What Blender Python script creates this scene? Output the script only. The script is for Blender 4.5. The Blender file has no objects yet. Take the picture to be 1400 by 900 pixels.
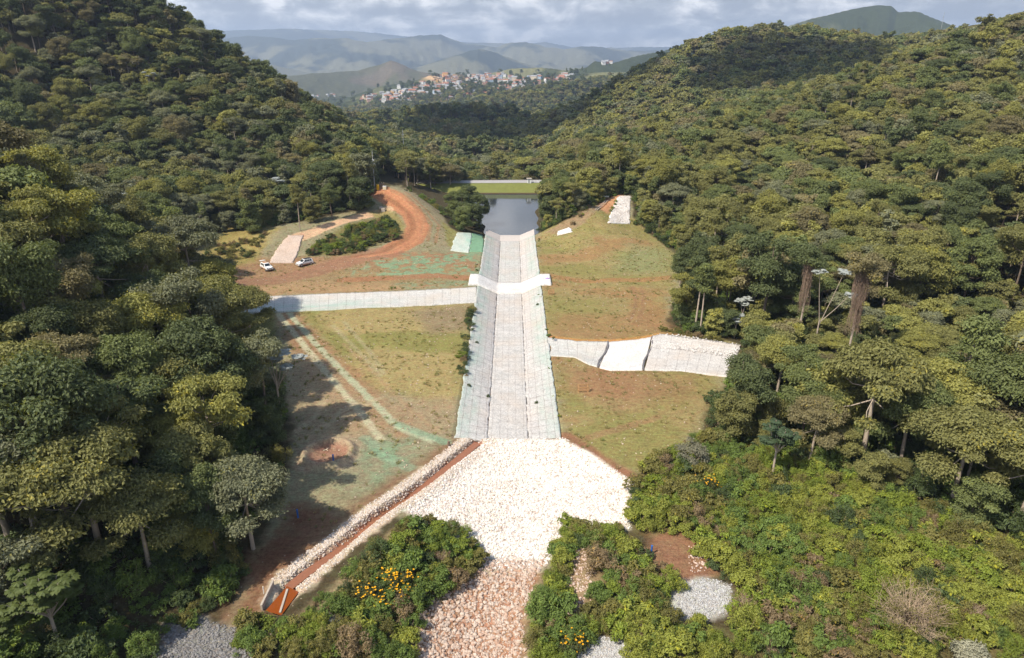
import bpy, bmesh, math, random
import numpy as np
from mathutils import Vector, Matrix

S = bpy.context.scene
COL = S.collection
R_ = math.radians
rng = np.random.default_rng(7)
random.seed(7)

# ------------------------------------------------------------------ camera
PITCH, HC, F = R_(21.5), 50.0, 933.33
CP, SP = math.cos(PITCH), math.sin(PITCH)
cam = bpy.data.cameras.new('camera')
cam.sensor_width, cam.lens = 36.0, 24.0
cam.clip_start, cam.clip_end = 1.0, 60000.0
camo = bpy.data.objects.new('camera', cam)
COL.objects.link(camo)
camo.location = (0, 0, HC)
camo.rotation_euler = (math.pi / 2 - PITCH, 0, 0)
S.camera = camo


def at_z(px, py, z=0.0):
    u, v = (px - 700) / F, (450 - py) / F
    t = (z - HC) / (-SP + v * CP)
    return np.array([u * t, t * (CP + v * SP), z])


def at_y(px, py, Y):
    u, v = (px - 700) / F, (450 - py) / F
    t = Y / (CP + v * SP)
    return np.array([u * t, Y, HC + t * (-SP + v * CP)])


def proj(P):
    P = np.asarray(P, float)
    x, y, z = P[..., 0], P[..., 1], P[..., 2] - HC
    d = y * CP - z * SP
    up = y * SP + z * CP
    d = np.where(np.abs(d) < 1e-3, 1e-3, d)
    return 700 + F * x / d, 450 - F * up / d, d


# ------------------------------------------------------------------ noise
_tab = np.random.default_rng(3).random((256, 256))


def vnoise(x, y):
    xi, yi = np.floor(x).astype(int), np.floor(y).astype(int)
    fx, fy = x - xi, y - yi
    fx, fy = fx * fx * (3 - 2 * fx), fy * fy * (3 - 2 * fy)
    a, b = _tab[xi % 256, yi % 256], _tab[(xi + 1) % 256, yi % 256]
    c, d = _tab[xi % 256, (yi + 1) % 256], _tab[(xi + 1) % 256, (yi + 1) % 256]
    return (a * (1 - fx) + b * fx) * (1 - fy) + (c * (1 - fx) + d * fx) * fy


def fbm(x, y, o=4):
    s, a, n = 0, 1.0, 0
    for k in range(o):
        s = s + a * vnoise(x * 2 ** k + 17 * k, y * 2 ** k + 31 * k)
        n += a
        a *= .5
    return s / n


def sstep(a, b, x):
    t = np.clip((x - a) / (b - a), 0, 1)
    return t * t * (3 - 2 * t)


# ------------------------------------------------------------------ terrain
CTRL = []
for px, py, Y, c in [
    # left foreground spur
    (0, 222, 110, 12), (150, 290, 120, 12), (80, 255, 116, 12), (330, 405, 132, 8), (240, 345, 128, 11), (0, 450, 65, 14), (200, 450, 85, 11),
    (100, 360, 95, 11), (0, 330, 88, 12), (0, 700, 42, 16), (150, 650, 55, 10), (-150, 300, 75, 12), (-150, 600, 40, 20), (-200, 200, 115, 12),
    # left hill
    (450, 290, 210, 0), (300, 332, 185, 0), (150, 215, 230, 11), (0, 150, 240, 11), (190, 0, 330, 11), (250, 45, 330, 11), (330, 105, 330, 11),
    (400, 135, 330, 11), (430, 155, 330, 11), (0, -100, 330, 11), (100, 80, 290, 11), (250, 130, 290, 11), (350, 170, 280, 11), (-150, 100, 240, 11), (-200, -150, 330, 11),
    (200, 250, 205, 10), (380, 250, 235, 10), (450, 200, 270, 9), (-100, -200, 420, 11), (190, 20, 430, 11), (300, 90, 430, 11),
    (430, 162, 480, 14), (520, 184, 460, 14), (580, 205, 430, 14), (640, 230, 360, 12), (550, 225, 330, 8), (600, 240, 300, 6),
    # abutments
    (515, 258, 225, 0), (540, 256, 225, 0), (560, 265, 219, 0), (600, 300, 210, 0), (622, 318, 202, 0), (560, 335, 187, 0), (575, 305, 203, 0), (600, 335, 190, 0),
    (480, 310, 195, 0), (525, 288, 212, 0), (400, 350, 178, 0), (540, 315, 197, 0), (470, 335, 185, 0), (380, 320, 188, 0), (430, 315, 193, 0),
    (800, 285, 208, 0), (790, 300, 204, 0), (840, 270, 222, 0), (850, 300, 208, 0), (865, 268, 225, 0), (830, 330, 190, 0), (920, 350, 180, 0), (760, 312, 202, 0),
    # right hill
    (1400, 32, 330, 11), (1250, 88, 330, 11), (1100, 137, 320, 11), (960, 168, 310, 11), (860, 205, 290, 11), (1400, 250, 160, 10), (1400, 150, 230, 11),
    (1200, 250, 190, 11), (1000, 240, 230, 11), (1150, 190, 250, 11), (1400, 420, 115, 9), (1000, 300, 185, 9), (1550, 300, 140, 10), (1600, 50, 300, 11), (1550, 150, 220, 11),
    # ridges behind
    (1400, 18, 560, 15), (1200, 42, 700, 19), (1100, 30, 700, 16), (980, 42, 700, 13), (900, 82, 660, 11), (820, 122, 620, 14), (760, 180, 530, 15), (1300, 35, 620, 18), (1600, -20, 560, 10),
    (620, 150, 760, 16), (700, 154, 760, 16), (500, 166, 760, 16), (760, 168, 740, 16), (700, 195, 560, 18), (660, 222, 450, 17), (850, 180, 430, 9), (760, 215, 380, 8),
    (420, 160, 760, 16), (300, 140, 760, 9), (100, 120, 760, 9)]:
    p = at_y(px, py, Y)
    CTRL.append((p[0], p[1], p[2] - c))
for px, py, z in [(450, 450, 0), (550, 550, 0), (480, 650, 0), (620, 450, 0), (610, 560, 0), (780, 360, 0), (850, 400, 0), (900, 430, 0), (800, 430, 0),
                  (820, 560, 0), (900, 600, 0), (780, 500, 0), (980, 490, 0), (400, 390, 0), (330, 378, 0), (560, 370, .2), (610, 355, .3), (350, 425, 0), (400, 590, 0),
                  (360, 700, 0), (700, 640, -.6), (700, 760, -.9), (640, 850, -1.8), (680, 900, -2), (950, 700, .3), (1100, 700, .4), (1000, 850, 0), (1200, 800, .6), (1400, 880, 1),
                  (1300, 700, .6), (450, 790, .2), (300, 880, .2), (100, 890, .6), (0, 890, 1.2), (-60, 890, 2), (560, 745, 1.4), (470, 850, .4), (800, 780, .4), (760, 850, 0), (640, 610, 0), (780, 610, 0),
                  (730, 330, 0), (740, 420, 0), (1000, 560, 0), (1100, 560, 0), (1200, 500, 0), (1340, 440, 1), (1100, 440, 0), (1400, 600, 1), (1000, 430, 0), (1200, 620, 0),
                  (900, 380, 0), (450, 520, 0), (420, 360, .3), (500, 365, .2), (230, 800, .5)]:
    CTRL.append(tuple(at_z(px, py, z)))
CTRL += [(0, 0, -3), (-70, 0, 7), (70, 0, 5), (-30, 0, 2), (30, 0, 0), (-90, 30, 13), (90, 40, 6), (0, -80, -4), (-150, -80, 30), (150, -80, 16),
         (0, 217, -4.5), (-3, 235, -6), (0, 260, -6), (-9, 265, -5), (4, 280, -6), (-16, 225, -.6), (-12, 218, -1.0), (-11, 227, -1.2), (-14, 240, -1), (-15, 252, -1), (11, 216, -.6), (11, 232, -.6), (12, 250, -.6), (17, 240, 1), (19, 262, 1.5), (14, 220, 1.0), (24, 225, 5.0), (25, 245, 4),
         (-26, 235, 0.5), (-28, 255, 0), (-32, 275, 0.5), (-24, 228, 2), (-36, 235, 6), (0, 300, -6), (-15, 320, -9), (10, 320, -9), (0, 400, -13), (-20, 480, -15), (0, 600, -20),
         (170, 470, 18), (250, 460, 30), (300, 400, 55), (80, 420, 2), (-150, 560, -4), (-300, 420, 90), (-450, 500, 120), (-300, 300, 115), (-250, 150, 60), (400, 300, 110), (300, 150, 55), (450, 500, 80),
         (-330, 700, 30), (-60, 600, -20), (-110, 640, -16), (600, 700, 90), (-600, 760, 60), (-600, 300, 170), (600, 300, 130), (200, 620, 40)]
CTRL = np.array(CTRL)


def _tps(r2):
    return 0.5 * r2 * np.log(r2 + 1e-9)


_sc = 100.0
_P = CTRL[:, :2] / _sc
_n = len(_P)
_A = np.zeros((_n + 3, _n + 3))
_A[:_n, :_n] = _tps(((_P[:, None] - _P[None]) ** 2).sum(-1)) + np.eye(_n) * 2e-4
_A[:_n, _n] = 1
_A[:_n, n1 := _n + 1] = _P[:, 0]
_A[:_n, _n + 2] = _P[:, 1]
_A[_n:, :_n] = _A[:_n, _n:].T
_W = np.linalg.solve(_A, np.concatenate([CTRL[:, 2], [0, 0, 0]]))


def tps(x, y):
    x, y = np.asarray(x, float).ravel() / _sc, np.asarray(y, float).ravel() / _sc
    out = np.empty_like(x)
    for i in range(0, len(x), 20000):
        a, b = x[i:i + 20000], y[i:i + 20000]
        r2 = (a[:, None] - _P[None, :, 0]) ** 2 + (b[:, None] - _P[None, :, 1]) ** 2
        out[i:i + 20000] = _tps(r2) @ _W[:_n] + _W[_n] + _W[_n + 1] * a + _W[_n + 2] * b
    return out


def seg_dist(x, y, pts):
    """distance to a polyline and position along it (0..1)"""
    best, pos = np.full(x.shape, 1e9), np.zeros(x.shape)
    L = [0]
    for a, b in zip(pts[:-1], pts[1:]):
        L.append(L[-1] + math.hypot(b[0] - a[0], b[1] - a[1]))
    for i, (a, b) in enumerate(zip(pts[:-1], pts[1:])):
        dx, dy = b[0] - a[0], b[1] - a[1]
        l2 = dx * dx + dy * dy + 1e-9
        t = np.clip(((x - a[0]) * dx + (y - a[1]) * dy) / l2, 0, 1)
        d = np.hypot(x - a[0] - t * dx, y - a[1] - t * dy)
        m = d < best
        best = np.where(m, d, best)
        pos = np.where(m, (L[i] + t * (L[i + 1] - L[i])) / L[-1], pos)
    return best, pos


def poly_sd(x, y, poly):
    """signed distance, positive inside"""
    d, _ = seg_dist(x, y, list(poly) + [poly[0]])
    ins = np.zeros(x.shape, bool)
    n = len(poly)
    for i in range(n):
        x1, y1, x2, y2 = poly[i][0], poly[i][1], poly[(i + 1) % n][0], poly[(i + 1) % n][1]
        c = ((y1 > y) != (y2 > y)) & (x < (x2 - x1) * (y - y1) / (y2 - y1 + 1e-12) + x1)
        ins ^= c
    return np.where(ins, d, -d)


def W0(*pts, z=0.0):
    return [tuple(at_z(px, py, z)[:2]) for px, py in pts]


CX = -0.6                         # axis of the spillway


def floor_z(y):
    return np.interp(y, [84, 110, 150, 200, 212], [-.5, -1.5, -2.1, -2.0, -2.0])


DITCH = W0((652, 603), (560, 678), (470, 745), (420, 778), (392, 800))
POOL = W0((392, 798), (408, 806), (384, 838), (362, 832))
LSIDE_TOP = W0((300, 409), (335, 407), (450, 402), (560, 398), (652, 393))
LSIDE_BOT = W0((300, 429), (335, 428), (450, 424), (560, 419), (652, 414))
RSIDE_TOP = W0((748, 462), (790, 467), (835, 468), (870, 465), (905, 459), (960, 466), (1012, 474))
RSIDE_BOT = W0((752, 487), (785, 489), (805, 499), (835, 507), (875, 506), (930, 508), (1000, 517))
CRATER = at_z(449, 622, 0)
BND = {'apron': W0((650, 599), (771, 599), (820, 630), (870, 660), (862, 725), (800, 738), (742, 772), (664, 768), (552, 706), (600, 660)),
       'outlet': W0((664, 768), (744, 770), (728, 815), (716, 860), (718, 930), (540, 930), (556, 860), (600, 820), (650, 790), z=-1.2)}


def H(x, y, carve=True):
    x = np.asarray(x, float)
    y = np.asarray(y, float)
    sh = x.shape
    x, y = x.ravel(), y.ravel()
    z = tps(x, y)
    # the ground beside the spillway is level
    w = sstep(20, 10, np.abs(x - CX)) * sstep(76, 86, y) * sstep(206, 192, y)
    z = z * (1 - w)
    w2 = sstep(-3, 4, poly_sd(x, y, FLATZONE))
    z = z * (1 - w2 * .9)
    z = z + (fbm(x * .12, y * .12, 3) - .5) * .5 * (1 - w)
    far = sstep(700, 780, y)
    z = z - far * 40
    if carve:
        # spillway trapezoid
        d = np.abs(x - CX)
        inch = (y > 84.5) & (y < 213)
        prof = np.where(d < 2.95, floor_z(y), floor_z(y) + (d - 2.95) / 4.55 * (0 - floor_z(y)))
        z = np.where(inch & (d < 7.6), np.minimum(z, prof - .35), z)
        for T, B in ((LSIDE_TOP, LSIDE_BOT), (RSIDE_TOP, RSIDE_BOT)):
            s = poly_sd(x, y, T + B[::-1])
            z = z - .5 * sstep(-.2, 1.5, s)
        dd, pp = seg_dist(x, y, DITCH)
        z = z - .9 * sstep(1.1, .35, dd) + .10 * np.exp(-((dd - 2.2) / 1.0) ** 2)
        s = poly_sd(x, y, POOL)
        z = z - .75 * sstep(-.4, .3, s)
        r = np.hypot(x - CRATER[0], (y - CRATER[1]))
        z = z + .8 * np.exp(-((r - 3.2) / .55) ** 2) - .4 * sstep(3.0, 1.2, r)
        s = poly_sd(x, y, BND['apron'])
        z = z - .35 * sstep(0, 2, s)
    return z.reshape(sh)


FLATZONE = W0((345, 400), (640, 388), (640, 590), (420, 690), (400, 590), (360, 480)) 
FLATZONE2 = None


def Hs(x, y):
    return float(H(np.array([x]), np.array([y]))[0])


def hit(px, py, tmax=900.0):
    u, v = (px - 700) / F, (450 - py) / F
    d = np.array([u, CP + v * SP, -SP + v * CP])
    t = np.linspace(25, tmax, 1500)
    P = np.array([0, 0, HC]) + t[:, None] * d
    h = H(P[:, 0], P[:, 1])
    below = np.where(P[:, 2] < h)[0]
    i = below[0] if len(below) else len(t) - 1
    i = max(i, 1)
    a0, a1 = P[i - 1, 2] - h[i - 1], P[i, 2] - h[i]
    k = a0 / (a0 - a1 + 1e-9)
    q = P[i - 1] + k * (P[i] - P[i - 1])
    return np.array([q[0], q[1], Hs(q[0], q[1])])


def WH(*pts):
    return [tuple(hit(px, py)[:2]) for px, py in pts]


# ------------------------------------------------------------------ mesh and object helpers
def mesh_np(name, V, faces, mats=(), attrs=None, uv=None, mi=None, smooth=False):
    """V (n,3); faces (m,k) all of one size"""
    V = np.asarray(V, np.float32)
    faces = np.asarray(faces, np.int32)
    me = bpy.data.meshes.new(name)
    m, k = faces.shape
    me.vertices.add(len(V))
    me.vertices.foreach_set('co', V.ravel())
    me.loops.add(m * k)
    me.loops.foreach_set('vertex_index', faces.ravel())
    me.polygons.add(m)
    me.polygons.foreach_set('loop_start', np.arange(0, m * k, k, dtype=np.int32))
    if mi is not None:
        me.polygons.foreach_set('material_index', np.asarray(mi, np.int32))
    me.polygons.foreach_set('use_smooth', np.full(m, smooth))
    for M in mats:
        me.materials.append(M)
    for nm, (dom, typ, arr) in (attrs or {}).items():
        a = me.attributes.new(nm, typ, dom)
        key = 'color' if 'COLOR' in typ else ('vector' if 'VECTOR' in typ else 'value')
        a.data.foreach_set(key, np.asarray(arr, np.int32 if typ == 'INT' else np.float32).ravel())
    if uv is not None:
        L = me.uv_layers.new(name='UVMap')
        L.data.foreach_set('uv', np.asarray(uv, np.float32)[faces.ravel()].ravel())
    me.update(calc_edges=True)
    return me


def obj(name, me, parent=None, loc=None):
    o = bpy.data.objects.new(name, me)
    COL.objects.link(o)
    if parent:
        o.parent = parent
    if loc is not None:
        o.location = loc
    return o


def thing(name, label, cat, loc=(0, 0, 0), rz=0, group=None):
    o = bpy.data.objects.new(name, None)
    COL.objects.link(o)
    o.empty_display_size = .3
    o.location = loc
    o.rotation_euler = (0, 0, rz)
    tag(o, label, cat, group)
    return o


def tag(o, label=None, cat=None, group=None, kind=None):
    for k, v in (('label', label), ('category', cat), ('group', group), ('kind', kind)):
        if v:
            o[k] = v
    return o


class MB:
    """collects shapes into one mesh"""

    def __init__(s):
        s.bm = bmesh.new()

    def box(s, c, size, rot=None, taper=1.0, bev=0.0):
        r = bmesh.ops.create_cube(s.bm, size=1)
        vs = r['verts']
        for v in vs:
            k = taper if v.co.z > 0 else 1
            v.co = Vector((v.co.x * size[0] * k, v.co.y * size[1] * k, v.co.z * size[2]))
        if bev:
            es = list({e for v in vs for e in v.link_edges})
            g = bmesh.ops.bevel(s.bm, geom=es, offset=bev, segments=2, affect='EDGES')
            vs = list({v for f in g['faces'] for v in f.verts} | {v for v in vs if v.is_valid})
        M = (rot or Matrix.Identity(3)).to_4x4()
        for v in vs:
            v.co = M @ v.co + Vector(c)
        return s

    def tube(s, p, q, r0, r1=None, n=8, cap=True):
        p, q = Vector(p), Vector(q)
        r1 = r0 if r1 is None else r1
        d = (q - p).normalized()
        a = d.orthogonal().normalized()
        b = d.cross(a)
        A = [s.bm.verts.new(p + (a * math.cos(t) + b * math.sin(t)) * r0) for t in [2 * math.pi * i / n for i in range(n)]]
        B = [s.bm.verts.new(q + (a * math.cos(t) + b * math.sin(t)) * r1) for t in [2 * math.pi * i / n for i in range(n)]]
        for i in range(n):
            s.bm.faces.new((A[i], A[(i + 1) % n], B[(i + 1) % n], B[i]))
        if cap:
            s.bm.faces.new(A[::-1])
            s.bm.faces.new(B)
        return s

    def poly(s, pts):
        s.bm.faces.new([s.bm.verts.new(p) for p in pts])
        return s

    def prism(s, pts, y0, y1):
        """side view (x,z) outline between y0 and y1"""
        A = [s.bm.verts.new((x, y0, z)) for x, z in pts]
        B = [s.bm.verts.new((x, y1, z)) for x, z in pts]
        n = len(pts)
        s.bm.faces.new(A)
        s.bm.faces.new(B[::-1])
        for i in range(n):
            s.bm.faces.new((A[i], B[i], B[(i + 1) % n], A[(i + 1) % n]))
        return s

    def mesh(s, name, *mats, smooth=False):
        bmesh.ops.recalc_face_normals(s.bm, faces=s.bm.faces)
        me = bpy.data.meshes.new(name)
        s.bm.to_mesh(me)
        s.bm.free()
        for m in mats:
            me.materials.append(m)
        if smooth:
            me.polygons.foreach_set('use_smooth', [True] * len(me.polygons))
        return me

    def build(s, name, mat, parent=None, smooth=False, loc=None):
        return obj(name, s.mesh(name, mat, smooth=smooth), parent, loc)


# ------------------------------------------------------------------ materials
def newmat(name):
    m = bpy.data.materials.new(name)
    m.use_nodes = True
    nt = m.node_tree
    for n in list(nt.nodes):
        nt.nodes.remove(n)
    out = nt.nodes.new('ShaderNodeOutputMaterial')
    return m, nt, out


class NT:
    def __init__(s, nt):
        s.nt = nt

    def n(s, typ, ins=None, **kw):
        nd = s.nt.nodes.new(typ)
        for k, v in kw.items():
            setattr(nd, k, v)
        for k, v in (ins or {}).items():
            if isinstance(v, bpy.types.NodeSocket):
                s.nt.links.new(v, nd.inputs[k])
            else:
                nd.inputs[k].default_value = v
        return nd

    def math(s, op, a, b=0.0, c=0.0, clamp=False):
        return s.n('ShaderNodeMath', {0: a, 1: b, 2: c}, operation=op, use_clamp=clamp).outputs[0]

    def mix(s, f, a, b, typ='MIX'):
        nd = s.n('ShaderNodeMix', {0: f}, data_type='RGBA', blend_type=typ)
        for k, v in ((6, a), (7, b)):
            if isinstance(v, bpy.types.NodeSocket):
                s.nt.links.new(v, nd.inputs[k])
            else:
                nd.inputs[k].default_value = (*v, 1) if len(v) == 3 else v
        return nd.outputs[2]

    def ramp(s, f, stops, interp='LINEAR'):
        nd = s.n('ShaderNodeValToRGB', {0: f})
        cr = nd.color_ramp
        cr.interpolation = interp
        while len(cr.elements) < len(stops):
            cr.elements.new(.5)
        for e, (p, c) in zip(cr.elements, stops):
            e.position = p
            e.color = (*c, 1) if not isinstance(c, (int, float)) else (c, c, c, 1)
        return nd.outputs[0]

    def noise(s, vec, scale, detail=3, rough=.55, dist=0.0):
        return s.n('ShaderNodeTexNoise', {'Vector': vec, 'Scale': scale, 'Detail': detail, 'Roughness': rough, 'Distortion': dist}).outputs[0]


def plain(name, col, rough=.7, metal=0.0, var=.15, scale=3.0, spec=.3):
    m, nt, out = newmat(name)
    N = NT(nt)
    tc = N.n('ShaderNodeTexCoord').outputs['Object']
    f = N.noise(tc, scale)
    c = N.mix(f, tuple(np.array(col) * (1 - var)), tuple(np.minimum(np.array(col) * (1 + var), .95)))
    b = N.n('ShaderNodeBsdfPrincipled', {'Base Color': c, 'Roughness': rough, 'Metallic': metal, 'Specular IOR Level': spec})
    nt.links.new(b.outputs[0], out.inputs[0])
    return m


def leaf_mat(name, trans=.30, yellow=(1.35, 1.15, .45)):
    m, nt, out = newmat(name)
    N = NT(nt)
    t = N.n('ShaderNodeAttribute', attribute_type='INSTANCER', attribute_name='tint').outputs['Color']
    lv = N.n('ShaderNodeAttribute', attribute_type='GEOMETRY', attribute_name='lv').outputs['Fac']
    k = N.math('MULTIPLY_ADD', lv, .8, .6)
    kc = N.n('ShaderNodeCombineColor', {0: k, 1: k, 2: k}).outputs[0]
    c = N.mix(1.0, t, kc, 'MULTIPLY')
    yl = N.mix(1.0, c, yellow, 'MULTIPLY')
    f = N.math('GREATER_THAN', lv, .8)
    f = N.math('MULTIPLY', f, .7)
    c = N.mix(f, c, yl)
    b = N.n('ShaderNodeBsdfPrincipled', {'Base Color': c, 'Roughness': .6, 'Specular IOR Level': .25})
    tr = N.n('ShaderNodeBsdfTranslucent', {'Color': N.mix(1.0, c, (1.25, 1.2, .6), 'MULTIPLY')})
    mx = N.n('ShaderNodeMixShader', {0: trans, 1: b.outputs[0], 2: tr.outputs[0]})
    nt.links.new(mx.outputs[0], out.inputs[0])
    return m


def ground_mat():
    m, nt, out = newmat('ground')
    N = NT(nt)
    tc = N.n('ShaderNodeTexCoord').outputs['Object']
    base = N.n('ShaderNodeAttribute', attribute_name='col').outputs['Color']
    n1 = N.noise(tc, .35, 4, .6)
    n2 = N.noise(tc, 1.8, 5, .7)
    n3 = N.noise(tc, 4.5, 4, .75)
    v = N.math('MULTIPLY_ADD', n1, .5, .35)
    v = N.math('ADD', v, N.math('MULTIPLY_ADD', n2, 1.0, -.25))
    n4 = N.noise(N.n('ShaderNodeVectorMath', {0: tc, 1: (.7, 3.2, 1)}, operation='MULTIPLY').outputs[0], 1.0, 5, .7)
    v = N.math('ADD', v, N.math('MULTIPLY_ADD', n4, .8, -.4))
    v = N.math('ADD', v, N.math('MULTIPLY', N.math('SUBTRACT', n3, .5), 1.1))
    vv = N.math('MULTIPLY_ADD', v, 1.25, -.06)
    kc = N.n('ShaderNodeCombineColor', {0: vv, 1: vv, 2: vv}).outputs[0]
    c = N.mix(1.0, base, kc, 'MULTIPLY')
    # hue wander: greener here, redder there
    hf = N.ramp(N.noise(tc, .9, 5, .75), [(.38, 0.0), (.62, 1.0)])
    c = N.mix(hf, N.mix(1.0, c, (1.06, .95, .92), 'MULTIPLY'), N.mix(1.0, c, (.95, 1.06, .95), 'MULTIPLY'))
    # pale pebbles
    vo = N.n('ShaderNodeTexVoronoi', {'Vector': tc, 'Scale': 1.3})
    peb = N.math('LESS_THAN', vo.outputs['Distance'], .09)
    pick = N.math('GREATER_THAN', N.n('ShaderNodeSeparateColor', {0: vo.outputs['Color']}).outputs[0], .62)
    c = N.mix(N.math('MULTIPLY', N.math('MULTIPLY', peb, pick), .55), c, (.5, .42, .33))
    bmp = N.n('ShaderNodeBump', {'Strength': .5, 'Distance': .25, 'Height': N.math('ADD', n2, N.math('MULTIPLY', n3, .4))})
    b = N.n('ShaderNodeBsdfPrincipled', {'Base Color': c, 'Roughness': .95, 'Specular IOR Level': .1, 'Normal': bmp.outputs[0]})
    nt.links.new(b.outputs[0], out.inputs[0])
    return m


def gabion_mat(name, base=(.56, .50, .45), teal=.5, cell=(1.0, 2.0), seams=(), line=.55, edge_teal=True):
    """stone filled wire mattress; UV in metres: u across, v along"""
    m, nt, out = newmat(name)
    N = NT(nt)
    uv = N.n('ShaderNodeUVMap').outputs[0]
    wob = N.n('ShaderNodeTexNoise', {'Vector': uv, 'Scale': .8, 'Detail': 2})
    duv = N.n('ShaderNodeVectorMath', {0: wob.outputs['Color'], 1: (.5, .5, .5)}, operation='SUBTRACT').outputs[0]
    duv = N.n('ShaderNodeVectorMath', {0: duv, 'Scale': .35}, operation='SCALE').outputs[0]
    p = N.n('ShaderNodeVectorMath', {0: uv, 1: duv}, operation='ADD').outputs[0]
    sep = N.n('ShaderNodeSeparateXYZ', {0: p})
    u, v = sep.outputs[0], sep.outputs[1]
    vo = N.n('ShaderNodeTexVoronoi', {'Vector': uv, 'Scale': 5.5})
    stone = N.n('ShaderNodeSeparateColor', {0: vo.outputs['Color']})
    f = N.math('MULTIPLY_ADD', stone.outputs[0], .32, .84)
    f = N.math('MULTIPLY', f, N.math('SUBTRACT', 1.08, N.math('MULTIPLY', vo.outputs['Distance'], .28)))
    f = N.math('MULTIPLY', f, N.math('MULTIPLY_ADD', N.noise(uv, .35, 4, .65), .5, .76))
    kc = N.n('ShaderNodeCombineColor', {0: f, 1: f, 2: f}).outputs[0]
    c = N.mix(1.0, base, kc, 'MULTIPLY')
    c = N.mix(N.math('MULTIPLY', N.ramp(N.noise(uv, .12, 3), [(.45, 0.0), (.65, 1.0)]), .35), c, tuple(np.array(base) * (1.0, .82, .66)))
    # teal stain of the seeding spray, where the mesh attribute says it ran
    ta = N.n('ShaderNodeAttribute', attribute_name='stain').outputs['Fac']
    st = N.n('ShaderNodeVectorMath', {0: uv, 1: (.45, .16, 1)}, operation='MULTIPLY').outputs[0]
    tn = N.ramp(N.noise(st, 1.0, 4, .6), [(.42, 0.0), (.66, 1.0)])
    tf = N.math('MULTIPLY', N.math('MULTIPLY', ta, N.math('MULTIPLY_ADD', tn, .75, .25)), teal)
    c = N.mix(tf, c, (.22, .40, .31))

    def lines(x, step, w):
        q = N.math('PINGPONG', x, step / 2)
        return N.math('LESS_THAN', q, w)
    brk = N.ramp(N.noise(uv, 1.3, 3), [(.35, .25), (.6, 1.0)])
    l = N.math('MAXIMUM', lines(u, cell[0], .035), lines(v, cell[1], .05))
    l = N.math('MULTIPLY', N.math('MULTIPLY', l, brk), line)
    for s_ in seams:
        q = N.math('LESS_THAN', N.math('ABSOLUTE', N.math('SUBTRACT', u, s_)), .07)
        l = N.math('MAXIMUM', l, N.math('MULTIPLY', q, .75))
    c = N.mix(l, c, (.17, .13, .11))
    hgt = N.math('SUBTRACT', N.math('SUBTRACT', 1, vo.outputs['Distance']), N.math('MULTIPLY', l, 1.5))
    bmp = N.n('ShaderNodeBump', {'Strength': .35, 'Distance': .08, 'Height': hgt})
    b = N.n('ShaderNodeBsdfPrincipled', {'Base Color': c, 'Roughness': .9, 'Specular IOR Level': .15, 'Normal': bmp.outputs[0]})
    nt.links.new(b.outputs[0], out.inputs[0])
    return m


def stone_mat(name):
    m, nt, out = newmat(name)
    N = NT(nt)
    tc = N.n('ShaderNodeTexCoord').outputs['Object']
    base = N.n('ShaderNodeAttribute', attribute_name='col').outputs['Color']
    k = N.math('MULTIPLY_ADD', N.noise(tc, 5, 4, .7), .5, .75)
    c = N.mix(1.0, base, N.n('ShaderNodeCombineColor', {0: k, 1: k, 2: k}).outputs[0], 'MULTIPLY')
    b = N.n('ShaderNodeBsdfPrincipled', {'Base Color': c, 'Roughness': .9, 'Specular IOR Level': .15})
    nt.links.new(b.outputs[0], out.inputs[0])
    return m


def water_mat(name, col, rough, bump=.04, scale=1.2):
    m, nt, out = newmat(name)
    N = NT(nt)
    tc = N.n('ShaderNodeTexCoord').outputs['Object']
    bmp = N.n('ShaderNodeBump', {'Strength': bump, 'Distance': .2, 'Height': N.noise(tc, scale, 3)})
    b = N.n('ShaderNodeBsdfPrincipled', {'Base Color': (*col, 1), 'Roughness': rough, 'Specular IOR Level': .6, 'Normal': bmp.outputs[0]})
    nt.links.new(b.outputs[0], out.inputs[0])
    return m


def attr_mat(name, rough=.95, bump=6.0, scale=.05):
    """far land: vertex colour of the land cover, broken up by noise"""
    m, nt, out = newmat(name)
    N = NT(nt)
    tc = N.n('ShaderNodeTexCoord').outputs['Object']
    base = N.n('ShaderNodeAttribute', attribute_name='col').outputs['Color']
    n = N.noise(tc, scale, 5, .7)
    k = N.math('MULTIPLY_ADD', n, 1.3, .35)
    c = N.mix(1.0, base, N.n('ShaderNodeCombineColor', {0: k, 1: k, 2: k}).outputs[0], 'MULTIPLY')
    bmp = N.n('ShaderNodeBump', {'Strength': .7, 'Distance': bump, 'Height': n})
    b = N.n('ShaderNodeBsdfPrincipled', {'Base Color': c, 'Roughness': rough, 'Specular IOR Level': .05, 'Normal': bmp.outputs[0]})
    nt.links.new(b.outputs[0], out.inputs[0])
    return m


M = {}
M['ground'] = ground_mat()
M['leaf'] = leaf_mat('leaves')
M['silver'] = leaf_mat('silver_leaves', .12, (1, 1, 1))
M['bark'] = plain('bark', (.16, .12, .09), .9, var=.3)
M['bark_pale'] = plain('pale_bark', (.38, .31, .24), .9, var=.3)
M['twig'] = plain('dry_twig', (.36, .27, .18), .9, var=.3)
M['vine'] = plain('dry_vine', (.20, .14, .10), .95, var=.35)
M['stone'] = stone_mat('broken_stone')
M['gab_floor'] = gabion_mat('gabion_floor', (.49, .46, .425), .35, (1.18, 2.0), seams=(-2.95, 2.95))
M['gab_side'] = gabion_mat('gabion_side', (.49, .455, .425), .6, (1.14, 2.0), line=.7)
M['gab_plain'] = gabion_mat('gabion_branch', (.53, .50, .46), .55, (1.5, 2.0), line=.6)
M['white_mat'] = gabion_mat('white_blanket', (.64, .61, .57), .3, (4, 4), line=.08)
M['teal_mat'] = gabion_mat('stained_blanket', (.52, .54, .47), .9, (3, 3), line=.15)
M['pink_stone'] = gabion_mat('pale_pink_stone', (.52, .41, .33), 0, (9, 9), line=0)
M['water'] = water_mat('reservoir_water', (.030, .038, .050), .06, .05)
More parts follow.
